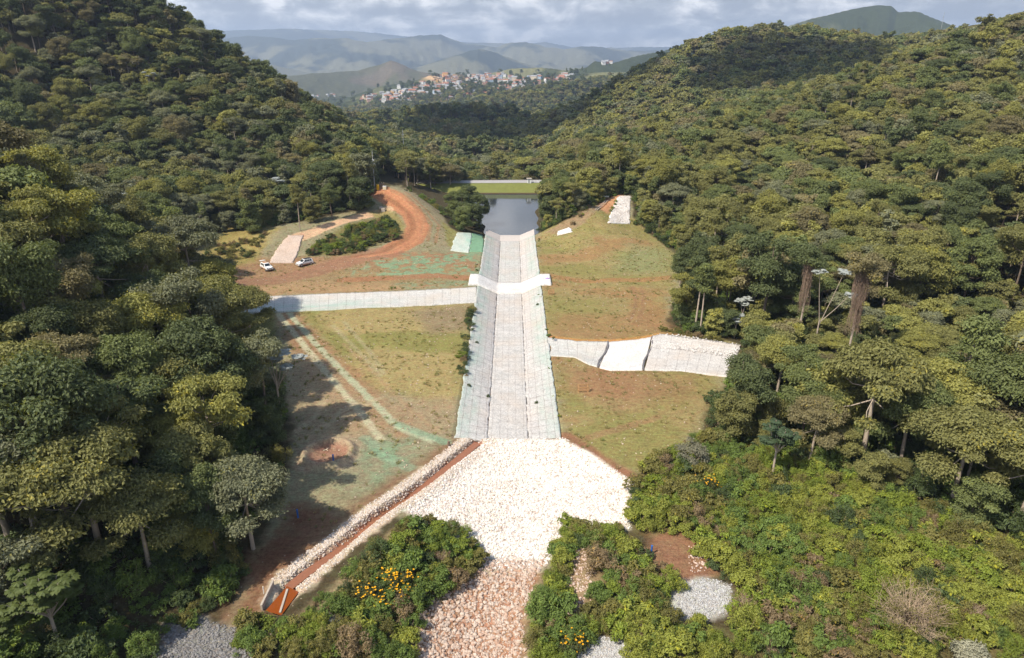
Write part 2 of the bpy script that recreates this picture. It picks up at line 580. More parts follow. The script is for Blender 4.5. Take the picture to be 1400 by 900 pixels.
M['rust'] = water_mat('rusty_water', (.23, .058, .012), .12, .03)
M['mud'] = plain('wet_red_mud', (.26, .11, .06), .45, var=.25)
M['concrete'] = plain('concrete', (.42, .36, .29), .85, var=.2)
M['wood'] = plain('raw_wood', (.42, .24, .11), .8, var=.25)
M['post_wood'] = plain('fence_wood', (.30, .19, .11), .9, var=.25)
M['blue'] = plain('blue_paint', (.03, .12, .38), .5)
M['red'] = plain('red_paint', (.45, .07, .08), .5)
M['white'] = plain('white_paint', (.78, .78, .76), .35, var=.04)
M['dusty'] = plain('dusty_paint', (.45, .25, .14), .8, var=.2)
M['glass'] = plain('car_glass', (.02, .025, .03), .08, var=.1, spec=.6)
M['tyre'] = plain('tyre', (.025, .022, .02), .9)
M['black'] = plain('black_paint', (.03, .03, .032), .4)
M['steel'] = plain('galvanised_steel', (.45, .46, .47), .45, .5, var=.1)
M['panel'] = plain('solar_cell', (.03, .045, .10), .15, var=.2, spec=.6)
M['yellow'] = plain('yellow_paint', (.70, .42, .03), .5)
M['cream'] = plain('cream_paint', (.68, .60, .42), .6)
M['asphalt'] = plain('asphalt', (.34, .32, .30), .9)
M['purple'] = plain('purple_cloth', (.33, .22, .45), .9)

# ------------------------------------------------------------------ ground sheet
def axis(lo, hi, a, b, fine, g=1.06):
    mid = list(np.arange(a, b + fine / 2, fine))
    out = []
    x, s = a, fine
    while x > lo:
        s = min(s * g, 9)
        x -= s
        out.append(x)
    up = []
    x, s = b, fine
    while x < hi:
        s = min(s * g, 9)
        x += s
        up.append(x)
    return np.array(out[::-1] + mid + up)


gx = axis(-680, 680, -76, 64, .32)
gy = axis(-90, 800, 40, 228, .32)
GX, GY = np.meshgrid(gx, gy)
GZ = H(GX, GY)
nx, ny = len(gx), len(gy)

C_OLIVE = np.array([.240, .185, .082])
C_GREEN = np.array([.195, .175, .060])
C_SOIL = np.array([.250, .145, .080])
C_PALE = np.array([.300, .220, .135])
C_RED = np.array([.330, .150, .080])
C_DARKRED = np.array([.190, .095, .055])
C_TEAL = np.array([.165, .245, .150])
C_GREY = np.array([.235, .205, .125])
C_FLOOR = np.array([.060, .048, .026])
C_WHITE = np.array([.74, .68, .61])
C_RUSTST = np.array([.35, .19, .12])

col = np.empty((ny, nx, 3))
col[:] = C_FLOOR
nz1 = fbm(GX * .25, GY * .25, 4) - .5
nz2 = fbm(GX * .9 + 50, GY * .9, 4) - .5
nz3 = fbm(GX * .06 + 9, GY * .10, 3) - .5


def paint(poly, c, soft=1.0, amt=1.0, rough=2.0, mask=None):
    s = poly_sd(GX, GY, poly) + nz1 * rough * 1.6 + nz2 * rough
    w = sstep(-soft, soft, s) * amt
    if mask is not None:
        w = w * mask
    col[:] = col * (1 - w[..., None]) + np.asarray(c) * w[..., None]


def stroke(pts, c, width=.4, amt=1.0, soft=.3, mask=None):
    d, p = seg_dist(GX, GY, pts)
    w = sstep(width + soft, width, d + nz2 * .5) * amt
    if mask is not None:
        w = w * mask
    col[:] = col * (1 - w[..., None]) + np.asarray(c) * w[..., None]


CLEAR = W0((395, 640), (402, 585), (385, 520), (345, 450), (320, 420), (290, 395), (262, 362), (300, 335)) + \
    WH((345, 318), (430, 300), (500, 285), (512, 262), (522, 254), (548, 254), (575, 272), (602, 300), (625, 318)) + \
    [(-8, 212), (7, 212)] + WH((742, 318), (790, 298), (812, 282), (842, 268), (862, 268), (864, 290), (868, 308), (895, 326), (925, 348)) + \
    W0((930, 360), (928, 400), (908, 445), (930, 458), (1010, 470), (1010, 515), (965, 545), (962, 590), (905, 632), (872, 650), (862, 720),
       (745, 775), (740, 900), (540, 900), (560, 850), (640, 775), (540, 715), (420, 800), (330, 870), (300, 870), (330, 790), (372, 700))
paint(CLEAR, C_GREY * .95, .6, 1, 1.0)
m_teal = sstep(-.16, .10, nz2 * 1.2 + nz1 * .8)
# left lower field
m_spots = sstep(-.06, .10, nz3 + nz1 * .4)
paint(W0((400, 425), (645, 414), (632, 540), (610, 555), (480, 520)), C_GREEN, 2, 1, 2)
paint(W0((430, 425), (645, 414), (632, 540), (610, 555), (480, 520)), C_OLIVE * 1.15, 3, 1, 3, m_spots)
paint(W0((560, 425), (645, 416), (642, 450), (590, 455)), np.array([.20, .15, .095]), 3, .8, 2)
paint(W0((330, 430), (378, 428), (376, 460), (362, 475), (345, 470)), C_GREEN * 1.05, 1, 1, 1)
paint(W0((376, 427), (405, 424), (520, 540), (600, 600), (560, 620), (470, 590), (400, 480)), C_SOIL * 1.02, 1.5, .95, 1.5)
paint(W0((500, 545), (632, 545), (622, 600), (560, 605)), C_PALE * .9, 2.5, .8, 2)
paint(W0((390, 490), (430, 480), (540, 590), (480, 640), (400, 600)), C_PALE * .95, 2, .8, 2)
paint(W0((470, 600), (620, 590), (560, 650), (500, 690), (470, 670)), np.array([.215, .195, .125]), 2.5, .9, 3)
paint(W0((500, 610), (560, 600), (580, 625), (520, 660)), C_TEAL, 3, .6, 4, m_teal)
paint(W0((500, 650), (545, 640), (520, 690), (480, 695)), C_TEAL * .9, 3, .5, 3, m_teal)
paint(W0((620, 598), (650, 600), (500, 700), (420, 770), (360, 830), (320, 840), (340, 770), (400, 700), (470, 700)), C_DARKRED, 2.5, .9, 2)
paint(W0((330, 850), (345, 780), (400, 690), (430, 700), (400, 760)), C_DARKRED * .85, 2, .9, 2)
for pts, w, c, a in [(((380, 428), (410, 465), (450, 515), (490, 560), (520, 600)), .45, (.38, .34, .23), .95),
                     (((396, 428), (430, 468), (470, 510), (510, 550), (545, 585), (590, 603)), .45, (.33, .34, .23), .9),
                     (((545, 580), (575, 592), (612, 606)), .55, (.18, .28, .19), .65), (((500, 600), (530, 625), (560, 640)), .7, (.18, .28, .19), .45),
                     (((455, 445), (500, 490), (520, 515)), .3, (.30, .26, .15), .6), (((470, 440), (505, 480), (525, 512)), .3, (.30, .26, .15), .6),
                     (((430, 590), (470, 560), (520, 545)), .35, (.34, .27, .17), .7), (((420, 600), (460, 575), (505, 553)), .35, (.34, .27, .17), .6),
                     (((405, 590), (430, 570), (445, 545)), .35, (.34, .27, .17), .7), (((470, 470), (560, 560), (600, 590)), .25, (.29, .19, .11), .5)]:
    stroke(W0(*pts), c, w, a)
# crater
rr = np.hypot(GX - CRATER[0], GY - CRATER[1])
w = sstep(5.5, 3.6, rr + nz1 * 2)[..., None]
col[:] = col * (1 - w) + np.array([.31, .235, .16]) * w
w = sstep(3.0, 2.2, rr + nz1)[..., None]
col[:] = col * (1 - w) + np.array([.26, .145, .10]) * w
# upper left terrace
paint(W0((300, 395), (320, 360), (640, 345), (660, 360), (650, 392), (335, 405)), C_SOIL * 1.0, 1.5, .9, 2)
paint(W0((330, 385), (470, 368), (640, 362), (650, 390), (340, 403)), np.array([.235, .165, .085]), 2.5, .9, 3)
paint(W0((335, 392), (420, 385), (600, 392), (640, 392), (338, 405)), C_PALE * np.array([1.1, .95, .85]), 2, .7, 2)
paint(W0((470, 375), (540, 352), (655, 345), (655, 376), (560, 378)), C_TEAL * 1.02, 3, .9, 3, m_teal)
paint(W0((540, 388), (640, 384), (650, 391), (560, 396)), C_TEAL * .9, 1.5, .6, 2, m_teal)
paint(W0((270, 360), (330, 318), (385, 320), (352, 360), (310, 372)), np.array([.215, .17, .06]), 1.5, 1, 2)
paint(WH((300, 333), (340, 312), (385, 312), (352, 345)), np.array([.26, .20, .075]), 2, .9, 2)
stroke(W0((640, 381), (600, 377), (540, 380), (470, 382)), C_RED * .85, 1.4, .75, 1.0)
ROAD = WH((512, 258), (520, 262), (545, 275), (565, 292), (572, 310), (562, 328), (530, 345)) + W0((490, 356), (440, 368), (380, 382), (330, 388))
stroke(ROAD[:7], C_RED, 3.1, 1, .9)
stroke(ROAD[6:], np.array([.24, .125, .08]), 3.2, .75, 1.6)
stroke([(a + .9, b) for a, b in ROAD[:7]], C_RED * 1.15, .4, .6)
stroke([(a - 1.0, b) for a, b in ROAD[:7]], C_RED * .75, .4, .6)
UPTRACK = WH((528, 289), (500, 294), (470, 302), (440, 313), (405, 326))
stroke(UPTRACK, np.array([.48, .31, .20]), 1.9, 1, .8)
paint(WH((535, 258), (552, 256), (580, 272), (620, 322), (612, 338), (582, 336), (598, 318), (592, 300)), np.array([.235, .195, .12]), .8, 1, 1)
for k_ in (-2.2, 0, 2.2):
    stroke([(a + k_, b) for a, b in WH((545, 262), (575, 285), (590, 305), (585, 330))], np.array([.26, .15, .085]), .3, .75)
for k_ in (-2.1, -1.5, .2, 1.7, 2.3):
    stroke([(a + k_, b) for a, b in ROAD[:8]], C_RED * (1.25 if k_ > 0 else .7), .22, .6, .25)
paint(WH((602, 300), (625, 318), (620, 340), (612, 336)), C_GREEN * 1.1, .8, .9, 1)
paint(WH((520, 300), (545, 310), (545, 325), (480, 348), (420, 350), (440, 328), (500, 300)), np.array([.15, .13, .05]), 1.5, 1, 1.5)
paint(WH((505, 290), (530, 285), (550, 300), (552, 320), (530, 312)), np.array([.215, .175, .065]), 1, .9, 1)
# right fields
RF = WH((735, 320), (790, 300), (815, 283), (870, 300), (930, 352), (905, 450), (1000, 470), (960, 590), (870, 655), (772, 598), (745, 470))
paint(RF, C_OLIVE, 1.5, 1, 1.5)
paint(RF, C_GREEN * .98, 2, .75, 2, sstep(-.02, .12, nz3))
paint(RF, C_SOIL * np.array([1.02, 1.0, .85]), 2, .7, 2, sstep(.02, .16, -nz3 + nz1 * .3))
paint(W0((755, 430), (900, 430), (925, 455), (905, 460), (835, 468), (752, 462)), C_SOIL * np.array([1.0, .98, .9]), 2.5, .65, 2)
stroke(RSIDE_TOP[:5], np.array([.42, .21, .07]), .8, .8, .8)
paint(W0((758, 490), (835, 508), (960, 512), (950, 545), (850, 560), (770, 530)), C_SOIL * np.array([.95, .9, .9]), 4, .7, 3)
stroke(W0((772, 600), (800, 620), (830, 640), (868, 662)), C_DARKRED * 1.15, 1.4, .95, 1.0)
stroke(W0((800, 600), (850, 585), (900, 570)), C_SOIL, .6, .6)
stroke(W0((865, 392), (870, 405), (868, 425), (860, 440)), C_SOIL * .9, .3, .7)
stroke(W0((876, 392), (880, 405), (878, 425), (872, 440)), C_SOIL * .9, .3, .7)
stroke(W0((752, 378), (800, 384), (880, 382), (915, 380)), C_SOIL * np.array([1.1, .95, .8]), 1.0, .7, 1.2)
paint(W0((860, 340), (915, 345), (915, 375), (840, 372)), np.array([.19, .20, .10]), 4, .6, 3)
paint(WH((745, 318), (795, 290), (830, 275), (838, 282), (800, 305), (770, 322)), np.array([.24, .165, .10]), .8, .9, 1)
paint(WH((815, 270), (850, 264), (852, 275), (830, 292), (820, 285)), np.array([.42, .21, .11]), .8, .9, 1)
# rocky places
paint(BND['apron'], C_WHITE, .5, 1, .8)
paint(BND['outlet'], C_RUSTST * .9, .8, 1, 1)
paint(W0((400, 845), (500, 768), (570, 722), (605, 718), (520, 790), (440, 862)), np.array([.30, .22, .13]), 1, .9, 1.5)
stroke(W0((664, 768), (742, 771)), np.array([.42, .36, .27]), .7, .9)
d, _ = seg_dist(GX, GY, DITCH)
w = sstep(2.7, 1.9, d + nz2 * 2)[..., None]
col[:] = col * (1 - w) + np.array([.46, .36, .27]) * w
w = sstep(.95, .6, d + nz2 * .5)[..., None]
col[:] = col * (1 - w) + np.array([.27, .12, .07]) * w
# shrub ground at the front
SHR_L = W0((432, 855), (505, 765), (575, 728), (615, 715), (645, 730), (668, 762), (640, 785), (570, 845), (555, 900), (380, 905), (385, 860))
SHR_C = W0((770, 700), (800, 715), (850, 728), (880, 760), (930, 790), (915, 850), (985, 862), (1000, 915), (735, 915), (722, 850), (745, 790))
SHR_R = W0((868, 650), (905, 625), (965, 590), (1100, 640), (1250, 690), (1420, 770), (1430, 910), (985, 910), (1005, 850), (1000, 800), (945, 770), (900, 740), (860, 725))
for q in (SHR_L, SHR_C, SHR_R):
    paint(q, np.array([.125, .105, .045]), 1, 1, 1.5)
paint(W0((890, 735), (950, 735), (1000, 780), (960, 800), (920, 800), (880, 770)), np.array([.23, .12, .07]), 1, .9, 1.5)
paint(W0((770, 760), (800, 740), (815, 800), (800, 860), (770, 850)), np.array([.27, .18, .11]), 1, .8, 1.5)
PATCH = {'gravel_right': W0((925, 805), (960, 795), (1000, 802), (998, 838), (960, 850), (920, 848)), 'gravel_mid': W0((790, 885), (820, 872), (868, 880), (860, 910), (780, 915)),
         'gravel_left': W0((225, 850), (270, 838), (325, 860), (345, 910), (210, 915)), 'gravel_small': W0((425, 848), (450, 842), (470, 858), (440, 868))}
for k, q in PATCH.items():
    paint(q, np.array([.42, .39, .35]) if k != 'gravel_left' else np.array([.22, .20, .18]), .5, 1, .8)
paint(W0((640, 222), (612, 226), (620, 215)), C_RED, 2, .8, 2)
q = at_y(635, 222, 345)
w = np.exp(-(((GX - q[0]) / 9) ** 2 + ((GY - q[1]) / 14) ** 2))[..., None]
col[:] = col * (1 - w) + np.array([.26, .13, .08]) * w

idx = np.arange(nx * ny).reshape(ny, nx)
faces = np.stack([idx[:-1, :-1], idx[:-1, 1:], idx[1:, 1:], idx[1:, :-1]], -1).reshape(-1, 4)
V = np.stack([GX, GY, GZ], -1).reshape(-1, 3)
rgba = np.concatenate([col.reshape(-1, 3), np.ones((nx * ny, 1))], 1)
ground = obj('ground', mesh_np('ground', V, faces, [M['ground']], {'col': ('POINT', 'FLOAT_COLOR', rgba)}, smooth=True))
tag(ground, kind='structure')

# ------------------------------------------------------------------ far land: one polar sheet, ridge behind ridge
AZ = np.radians(np.linspace(-44, 44, 900))
LR = np.linspace(math.log(790), math.log(15000), 430)
LAYERS = [  # distance, front width, back width, canopy, outline in the photograph
    (860, 110, 160, 16, [(380, 170), (430, 158), (470, 152), (520, 149), (600, 140), (650, 140), (700, 144), (760, 158), (800, 160), (900, 190)]),
    (1120, 140, 160, 16, [(640, 200), (700, 165), (750, 150), (820, 120), (880, 101), (960, 75), (1050, 60), (1200, 80)]),
    (1600, 260, 260, 17, [(470, 185), (560, 160), (610, 142), (640, 134), (700, 121), (760, 110), (800, 105), (870, 98), (930, 90), (1000, 80), (1200, 80)]),
    (2050, 250, 300, 0, [(380, 150), (440, 143), (480, 138), (520, 126), (560, 120), (620, 119), (680, 112), (740, 107), (800, 100), (900, 96), (1000, 90)]),
    (2600, 300, 300, 0, [(380, 140), (470, 135), (520, 118), (560, 112), (590, 103), (625, 101), (655, 103), (680, 98), (700, 94), (740, 92), (775, 97), (800, 92), (812, 83), (835, 86), (870, 76), (905, 68), (940, 60), (975, 55), (1050, 50), (1200, 60)]),
    (3000, 500, 700, 0, [(1000, 60), (1060, 38), (1095, 25), (1115, 21), (1150, 12), (1178, 7), (1198, 8), (1208, 16), (1235, 16), (1275, 32), (1320, 48), (1400, 60)]),
    (3500, 420, 500, 0, [(330, 125), (370, 107), (400, 103), (450, 99), (490, 96), (520, 89), (537, 82), (552, 88), (575, 98), (600, 103), (640, 108), (700, 125)]),
    (5400, 800, 700, 0, [(250, 75), (330, 83), (360, 84), (390, 92), (430, 101), (520, 100), (570, 93), (600, 83), (630, 74), (655, 66), (680, 72), (710, 85), (740, 93), (760, 94), (800, 92), (900, 88)]),
    (7600, 1300, 900, 0, [(200, 60), (260, 56), (300, 54), (350, 48), (380, 51), (410, 55), (430, 52), (480, 52), (505, 57), (540, 53), (580, 48), (605, 47), (615, 52), (640, 60), (680, 64), (700, 58), (718, 57), (745, 64), (770, 67), (790, 64), (810, 63), (850, 69), (900, 69), (1000, 69)]),
    (11500, 1800, 1500, 0, [(200, 50), (270, 46), (330, 41), (400, 39), (450, 41), (500, 43), (560, 50), (640, 58), (720, 60), (745, 57), (780, 64), (830, 65), (900, 64), (1000, 63)])]
AA, RRl = np.meshgrid(AZ, LR)
RR = np.exp(RRl)
FXg, FYg = RR * np.sin(AA), RR * np.cos(AA)
fbase = np.interp(RR, [700, 1500, 3000, 8000, 15000], [-45, -75, -110, -140, -200])
FZ = fbase + (fbm(FXg * .004, FYg * .004, 4) - .5) * 30
lay = np.full(RR.shape, -1)
for k, (Rk, wf, wb, can, prof) in enumerate(LAYERS):
    pp = np.array(prof, float)
    pxs = 700 + F * np.tan(AZ) * 1.06
    py = np.interp(pxs, pp[:, 0], pp[:, 1], left=pp[0, 1] + 25, right=pp[-1, 1] + 25)
    py = py + 4.0 * np.maximum(0, pp[0, 0] - pxs) + 4.0 * np.maximum(0, pxs - pp[-1, 0])
    py = np.minimum(py, 330)
    v = (450 - py) / F
    wav = Rk * (1 + .05 * np.sin(AZ * 23 + k * 2))
    Yk = wav * np.cos(AZ)
    zc = HC + Yk / (CP + v * SP) * (-SP + v * CP) - can
    wob = (fbm(np.tile(AZ * 40 + k * 11, (len(LR), 1)), RRl * 14, 3) - .5)
    dR = (RR - wav[None])
    dist = np.where(dR < 0, -dR / wf, dR / wb)
    spur = fbm(np.tile(AZ * 26 + k * 7, (len(LR), 1)), RRl * 3, 4)
    bell = np.exp(-(np.clip(dist * (1 + wob * .5), 0, 9)) ** 1.35 * (.75 + .8 * spur))
    zz = fbase + (zc[None] - fbase) * bell
    m = zz > FZ
    FZ = np.where(m, zz, FZ)
    lay = np.where(m & (bell > .15), k, lay)
amp = np.interp(RR, [800, 3000, 9000], [1.5, 6, 22])
FZ = FZ + (fbm(FXg * .012, FYg * .012, 4) - .6) * amp
lay_n = fbm(FXg * .0022, FYg * .0022, 4)
lay_f = fbm(FXg * .011, FYg * .011, 4)
fc = np.empty(RR.shape + (3,))
forest_c, grass_c, brown_c = np.array([.040, .050, .020]), np.array([.16, .155, .070]), np.array([.125, .10, .065])
wg = sstep(.44, .60, lay_n + (lay_f - .5) * .35)[..., None]
fc[:] = forest_c * (1 - wg) + grass_c * wg
near_w = sstep(1900, 1500, RR)[..., None]
fc = fc * (1 - near_w) + np.array([.045, .050, .020]) * near_w
m = (lay == 6)[..., None]
fc = np.where(m, np.array([.085, .085, .042]) * (1 - wg) + brown_c * wg, fc)
m = (lay >= 7)[..., None]
fc = np.where(m, np.array([.050, .060, .045]) * (1 - wg) + np.array([.15, .145, .09]) * wg, fc)
fpx, fpy, fd = proj(np.stack([FXg, FYg, FZ], -1))
w = (np.exp(-(((fpx - 605) / 26) ** 2 + ((fpy - 106) / 5.5) ** 2) ** 2) * ((RR > 2100) & (RR < 3000)))[..., None]
fc = fc * (1 - w) + np.array([.62, .40, .22]) * w
w = (np.exp(-(((fpx - 520) / 40) ** 2 + ((fpy - 143) / 9) ** 2) ** 2) * ((RR > 1800) & (RR < 2700)) * .7)[..., None]
fc = fc * (1 - w) + np.array([.15, .15, .05]) * w
NA, NR_ = len(AZ), len(LR)
idx = np.arange(NA * NR_).reshape(NR_, NA)
faces = np.stack([idx[:-1, :-1], idx[:-1, 1:], idx[1:, 1:], idx[1:, :-1]], -1).reshape(-1, 4)
far = obj('hills', mesh_np('hills', np.stack([FXg, FYg, FZ], -1).reshape(-1, 3), faces, [attr_mat('far_land')],
                           {'col': ('POINT', 'FLOAT_COLOR', np.concatenate([fc.reshape(-1, 3), np.ones((NA * NR_, 1))], 1))}, smooth=True))
tag(far, kind='structure')


def HF(x, y):
    a, r = np.arctan2(x, y), np.log(np.maximum(np.hypot(x, y), 1))
    i = np.clip((a - AZ[0]) / (AZ[1] - AZ[0]), 0, NA - 1.001)
    j = np.clip((r - LR[0]) / (LR[1] - LR[0]), 0, NR_ - 1.001)
    i0, j0 = i.astype(int), j.astype(int)
    fi, fj = i - i0, j - j0
    z = (FZ[j0, i0] * (1 - fi) + FZ[j0, i0 + 1] * fi) * (1 - fj) + (FZ[j0 + 1, i0] * (1 - fi) + FZ[j0 + 1, i0 + 1] * fi) * fj
    return np.where(np.hypot(x, y) < 792, -1e3, z)


def hit_far(px, py):
    u, v = (px - 700) / F, (450 - py) / F
    d = np.array([u, CP + v * SP, -SP + v * CP])
    t = np.geomspace(1300, 14000, 1500)
    P = np.array([0, 0, HC]) + t[:, None] * d
    h = HF(P[:, 0], P[:, 1])
    b = np.where(P[:, 2] < h)[0]
    return P[b[0]] if len(b) else None


# base sheet under everything, to the horizon
me = mesh_np('terrain', [(-10900, -250, -262), (10900, -250, -262), (10900, 15450, -262), (-10900, 15450, -262)], [(0, 1, 2, 3)], [plain('plain_land', (.09, .09, .05), .95)])
tag(obj('terrain', me), kind='structure')

# ------------------------------------------------------------------ lofted surfaces (spillway and branches)
def resample(pts, n):
    pts = np.array(pts, float)
    L = np.concatenate([[0], np.cumsum(np.linalg.norm(np.diff(pts, axis=0), axis=1))])
    t = np.linspace(0, L[-1], n)
    return np.stack([np.interp(t, L, pts[:, i]) for i in range(pts.shape[1])], 1), L[-1]


def loft(A, B, nu, nv, zf, u_off=0.0, stain=None, thick=.25, jag=0.0):
    a, La = resample(A, nv)
    b, Lb = resample(B, nv)
    t = np.linspace(0, 1, nu)
    X = a[:, None, 0] * (1 - t)[None, :] + b[:, None, 0] * t[None, :]
    Y = a[:, None, 1] * (1 - t)[None, :] + b[:, None, 1] * t[None, :]
    if jag:
        n = (fbm(X * 1.1, Y * 1.1, 3) - .5) * 2 * jag
        e = (np.abs(t - .5) * 2) ** 4
        X = X + n * e[None]
        Y = Y + n[::-1] * e[None]
    Z = zf(X, Y, t[None, :] + 0 * X, np.linspace(0, 1, nv)[:, None] + 0 * X)
    wid = np.linalg.norm(a - b, axis=1).mean()
    U = t[None, :] * wid + u_off + 0 * X
    Vv = np.linspace(0, La, nv)[:, None] + 0 * X
    idx = np.arange(nu * nv).reshape(nv, nu)
    f = np.stack([idx[:-1, :-1], idx[:-1, 1:], idx[1:, 1:], idx[1:, :-1]], -1).reshape(-1, 4)
    P = np.stack([X, Y, Z], -1).reshape(-1, 3)
    uvs = np.stack([U, Vv], -1).reshape(-1, 2)
    st = np.zeros(nu * nv) if stain is None else stain(X, Y, t[None, :] + 0 * X, np.linspace(0, 1, nv)[:, None] + 0 * X).ravel()
    # skirt for thickness
    ring = np.concatenate([idx[0, :], idx[1:, -1], idx[-1, -2::-1], idx[-2:0:-1, 0]])
    n0 = len(P)
    P2 = P[ring] - [0, 0, thick]
    k = len(ring)
    sk = np.stack([ring, n0 + np.arange(k), n0 + (np.arange(k) + 1) % k, np.roll(ring, -1)], -1)
    return (np.concatenate([P, P2]), np.concatenate([f, sk]), np.concatenate([uvs, uvs[ring]]), np.concatenate([st, st[ring]]))


def loft_obj(name, mat, args, parent=None):
    P, f, uv, st = args
    me = mesh_np(name, P, f, [mat], {'stain': ('POINT', 'FLOAT', st)}, uv=uv, smooth=True)
    return obj(name, me, parent)


sp = thing('spillway_channel', 'long straight gabion spillway channel running from the reservoir down to the white rock apron', 'spillway', (CX, 84.5, 0))


def rel(args, o):
    P, f, uv, st = args
    return P - np.array(o.location), f, uv, st


Y0, Y1 = 84.6, 206.0
ys = np.linspace(Y0, Y1, 60)
bump = lambda X, Y: (fbm(X * 1.3, Y * 1.3, 3) - .5) * .16
a = [(CX - 2.95, y) for y in ys]
b = [(CX + 2.95, y) for y in ys]
loft_obj('channel_floor', M['gab_floor'], rel(loft(a, b, 24, 420, lambda X, Y, t, s: floor_z(Y) + bump(X, Y), -2.95,
                                                     lambda X, Y, t, s: .25 * sstep(.55, .62, s) + .1), sp), sp)
for sgn in (-1, 1):
    a = [(CX + sgn * 2.95, y) for y in ys]
    b = [(CX + sgn * 7.55, y) for y in ys]
    loft_obj('channel_side', M['gab_side'], rel(loft(a, b, 20, 420, lambda X, Y, t, s: floor_z(Y) * (1 - t) + .07 * t + bump(X, Y) + .02, 2.95,
                                                      lambda X, Y, t, s: sstep(.15, .75, t) * (.75 if sgn < 0 else .6) + .1, jag=.25), sp), sp)
# sill at the reservoir end
mb = MB()
mb.poly([(-3.1, 120.9, -2.5), (2.6 + .5, 120.9, -2.5), (3.1, 125.5, -1.55), (-3.1, 125.5, -1.55)])
mb.poly([(-3.1, 125.5, -1.55), (3.1, 125.5, -1.55), (3.1, 127.5, -1.55), (-3.1, 127.5, -1.55)])
mb.poly([(-3.1, 127.5, -1.55), (3.1, 127.5, -1.55), (3.1, 128.2, -4), (-3.1, 128.2, -4)])
mb.poly([(-3.1, 120.9, -2.5), (-3.1, 125.5, -1.55), (-3.1, 127.5, -1.55), (-7.5, 127.5, .35), (-7.5, 121.4, .15)])
mb.poly([(3.1, 120.9, -2.5), (3.1, 125.5, -1.55), (3.1, 127.5, -1.55), (7.5, 127.5, .35), (7.5, 121.4, .15)])
mb.poly([(-3.1, 127.5, -1.55), (-7.5, 127.5, .35), (-7.5, 128.2, -4), (-3.1, 128.2, -4)])
mb.poly([(3.1, 127.5, -1.55), (7.5, 127.5, .35), (7.5, 128.2, -4), (3.1, 128.2, -4)])
mb.build('sill', plain('sill_stone', (.46, .41, .37), .9, var=.2, scale=2), sp)

# white crossing
wx = thing('channel_crossing', 'white stone crossing strip laid across the spillway channel below the reservoir', 'crossing', (CX, 160, 0))
xs = np.linspace(-10.4, 9.4, 60)
zx = lambda X: np.where(np.abs(X - CX) < 2.95, -2.1, np.where(np.abs(X - CX) < 7.55, -2.1 + (np.abs(X - CX) - 2.95) / 4.6 * 2.15, .1))
a = [(x, 155.4 - .02 * abs(x)) for x in xs]
b = [(x, 163.4) for x in xs]
P, f, uv, st = loft(a, b, 12, 60, lambda X, Y, t, s: zx(X) + .42 - .1 * (np.abs(t - .5) * 2) ** 4 + bump(X, Y) * .6, 0, lambda X, Y, t, s: .5 * sstep(.25, 0, s), thick=.6, jag=.25)
me = mesh_np('stone_blanket', P - np.array(wx.location), f, [M['white_mat']], {'stain': ('POINT', 'FLOAT', st)}, uv=uv, smooth=True)
obj('stone_blanket', me, wx)

# side branches
lb = thing('side_channel', 'pale green stained gabion side channel entering the spillway from the left', 'drainage channel', (-35, 143, 0))
dz = lambda X, Y, t, s: Hs_grid(X, Y) + .55 - .30 * np.sin(t * math.pi) + bump(X, Y)


def Hs_grid(X, Y):
    return H(X, Y)


P, f, uv, st = loft(LSIDE_TOP, LSIDE_BOT, 16, 200, lambda X, Y, t, s: .12 - .28 * np.sin(t * math.pi) + bump(X, Y), 0,
                    lambda X, Y, t, s: .9 * sstep(.25, .6, t) * sstep(.85, .35, s) + .15, thick=.5, jag=.3)
obj('gabion_lining', mesh_np('gabion_lining', P - np.array(lb.location), f, [M['gab_plain']], {'stain': ('POINT', 'FLOAT', st)}, uv=uv, smooth=True), lb)

rb = thing('side_channel', 'white gabion side channel with a smooth middle stretch entering the spillway from the right', 'drainage channel', (20, 115, 0))
TR, _ = resample(RSIDE_TOP, 201)
BR, _ = resample(RSIDE_BOT, 201)
for nm, i0, i1, mt in (('gabion_lining', 0, 62, 'gab_plain'), ('smooth_lining', 63, 110, 'white_mat'), ('gabion_lining', 112, 200, 'gab_plain')):
    P, f, uv, st = loft(TR[i0:i1 + 1], BR[i0:i1 + 1], 20, 90, lambda X, Y, t, s: .12 - .30 * np.sin(t * math.pi) + .25 * (i0 > 100) * (1 - t) + bump(X, Y) * .8, 0,
                        lambda X, Y, t, s: 0 * t + (.25 if i0 == 0 else 0), thick=.5, jag=.2)
    obj(nm, mesh_np(nm, P - np.array(rb.location), f, [M[mt]], {'stain': ('POINT', 'FLOAT', st)}, uv=uv, smooth=True), rb)
for i in (62, 111):
    mb = MB()
    p, q = TR[i], BR[i]
    pts = []
    for k in range(9):
        t = k / 8
        c = p * (1 - t) + q * t
        c = c + np.array([.35 * math.sin(t * 6), 0])
        pts.append(Vector((c[0], c[1], .16 - .30 * math.sin(t * math.pi))) - rb.location)
    for k in range(8):
        mb.tube(pts[k], pts[k + 1], .16 + .05 * (k % 2), n=6)
    mb.build('joint_strip', plain('joint_felt', (.16, .15, .15), .9), rb)


def small_patch(name, label, cat, Apx, Bpx, mat, stain=None, nu=16, nv=40, off=.22):
    A, B = WH(*Apx), WH(*Bpx)
    c = np.mean(np.array(A + B), 0)
    o = thing(name, label, cat, (c[0], c[1], Hs(*c)))
    P, f, uv, st = loft(A, B, nu, nv, lambda X, Y, t, s: H(X, Y) + off + bump(X, Y), 0, stain, thick=.5, jag=.5)
    obj('stone_cover', mesh_np('stone_cover', P - np.array(o.location), f, [mat], {'stain': ('POINT', 'FLOAT', st)}, uv=uv, smooth=True), o)
    return o


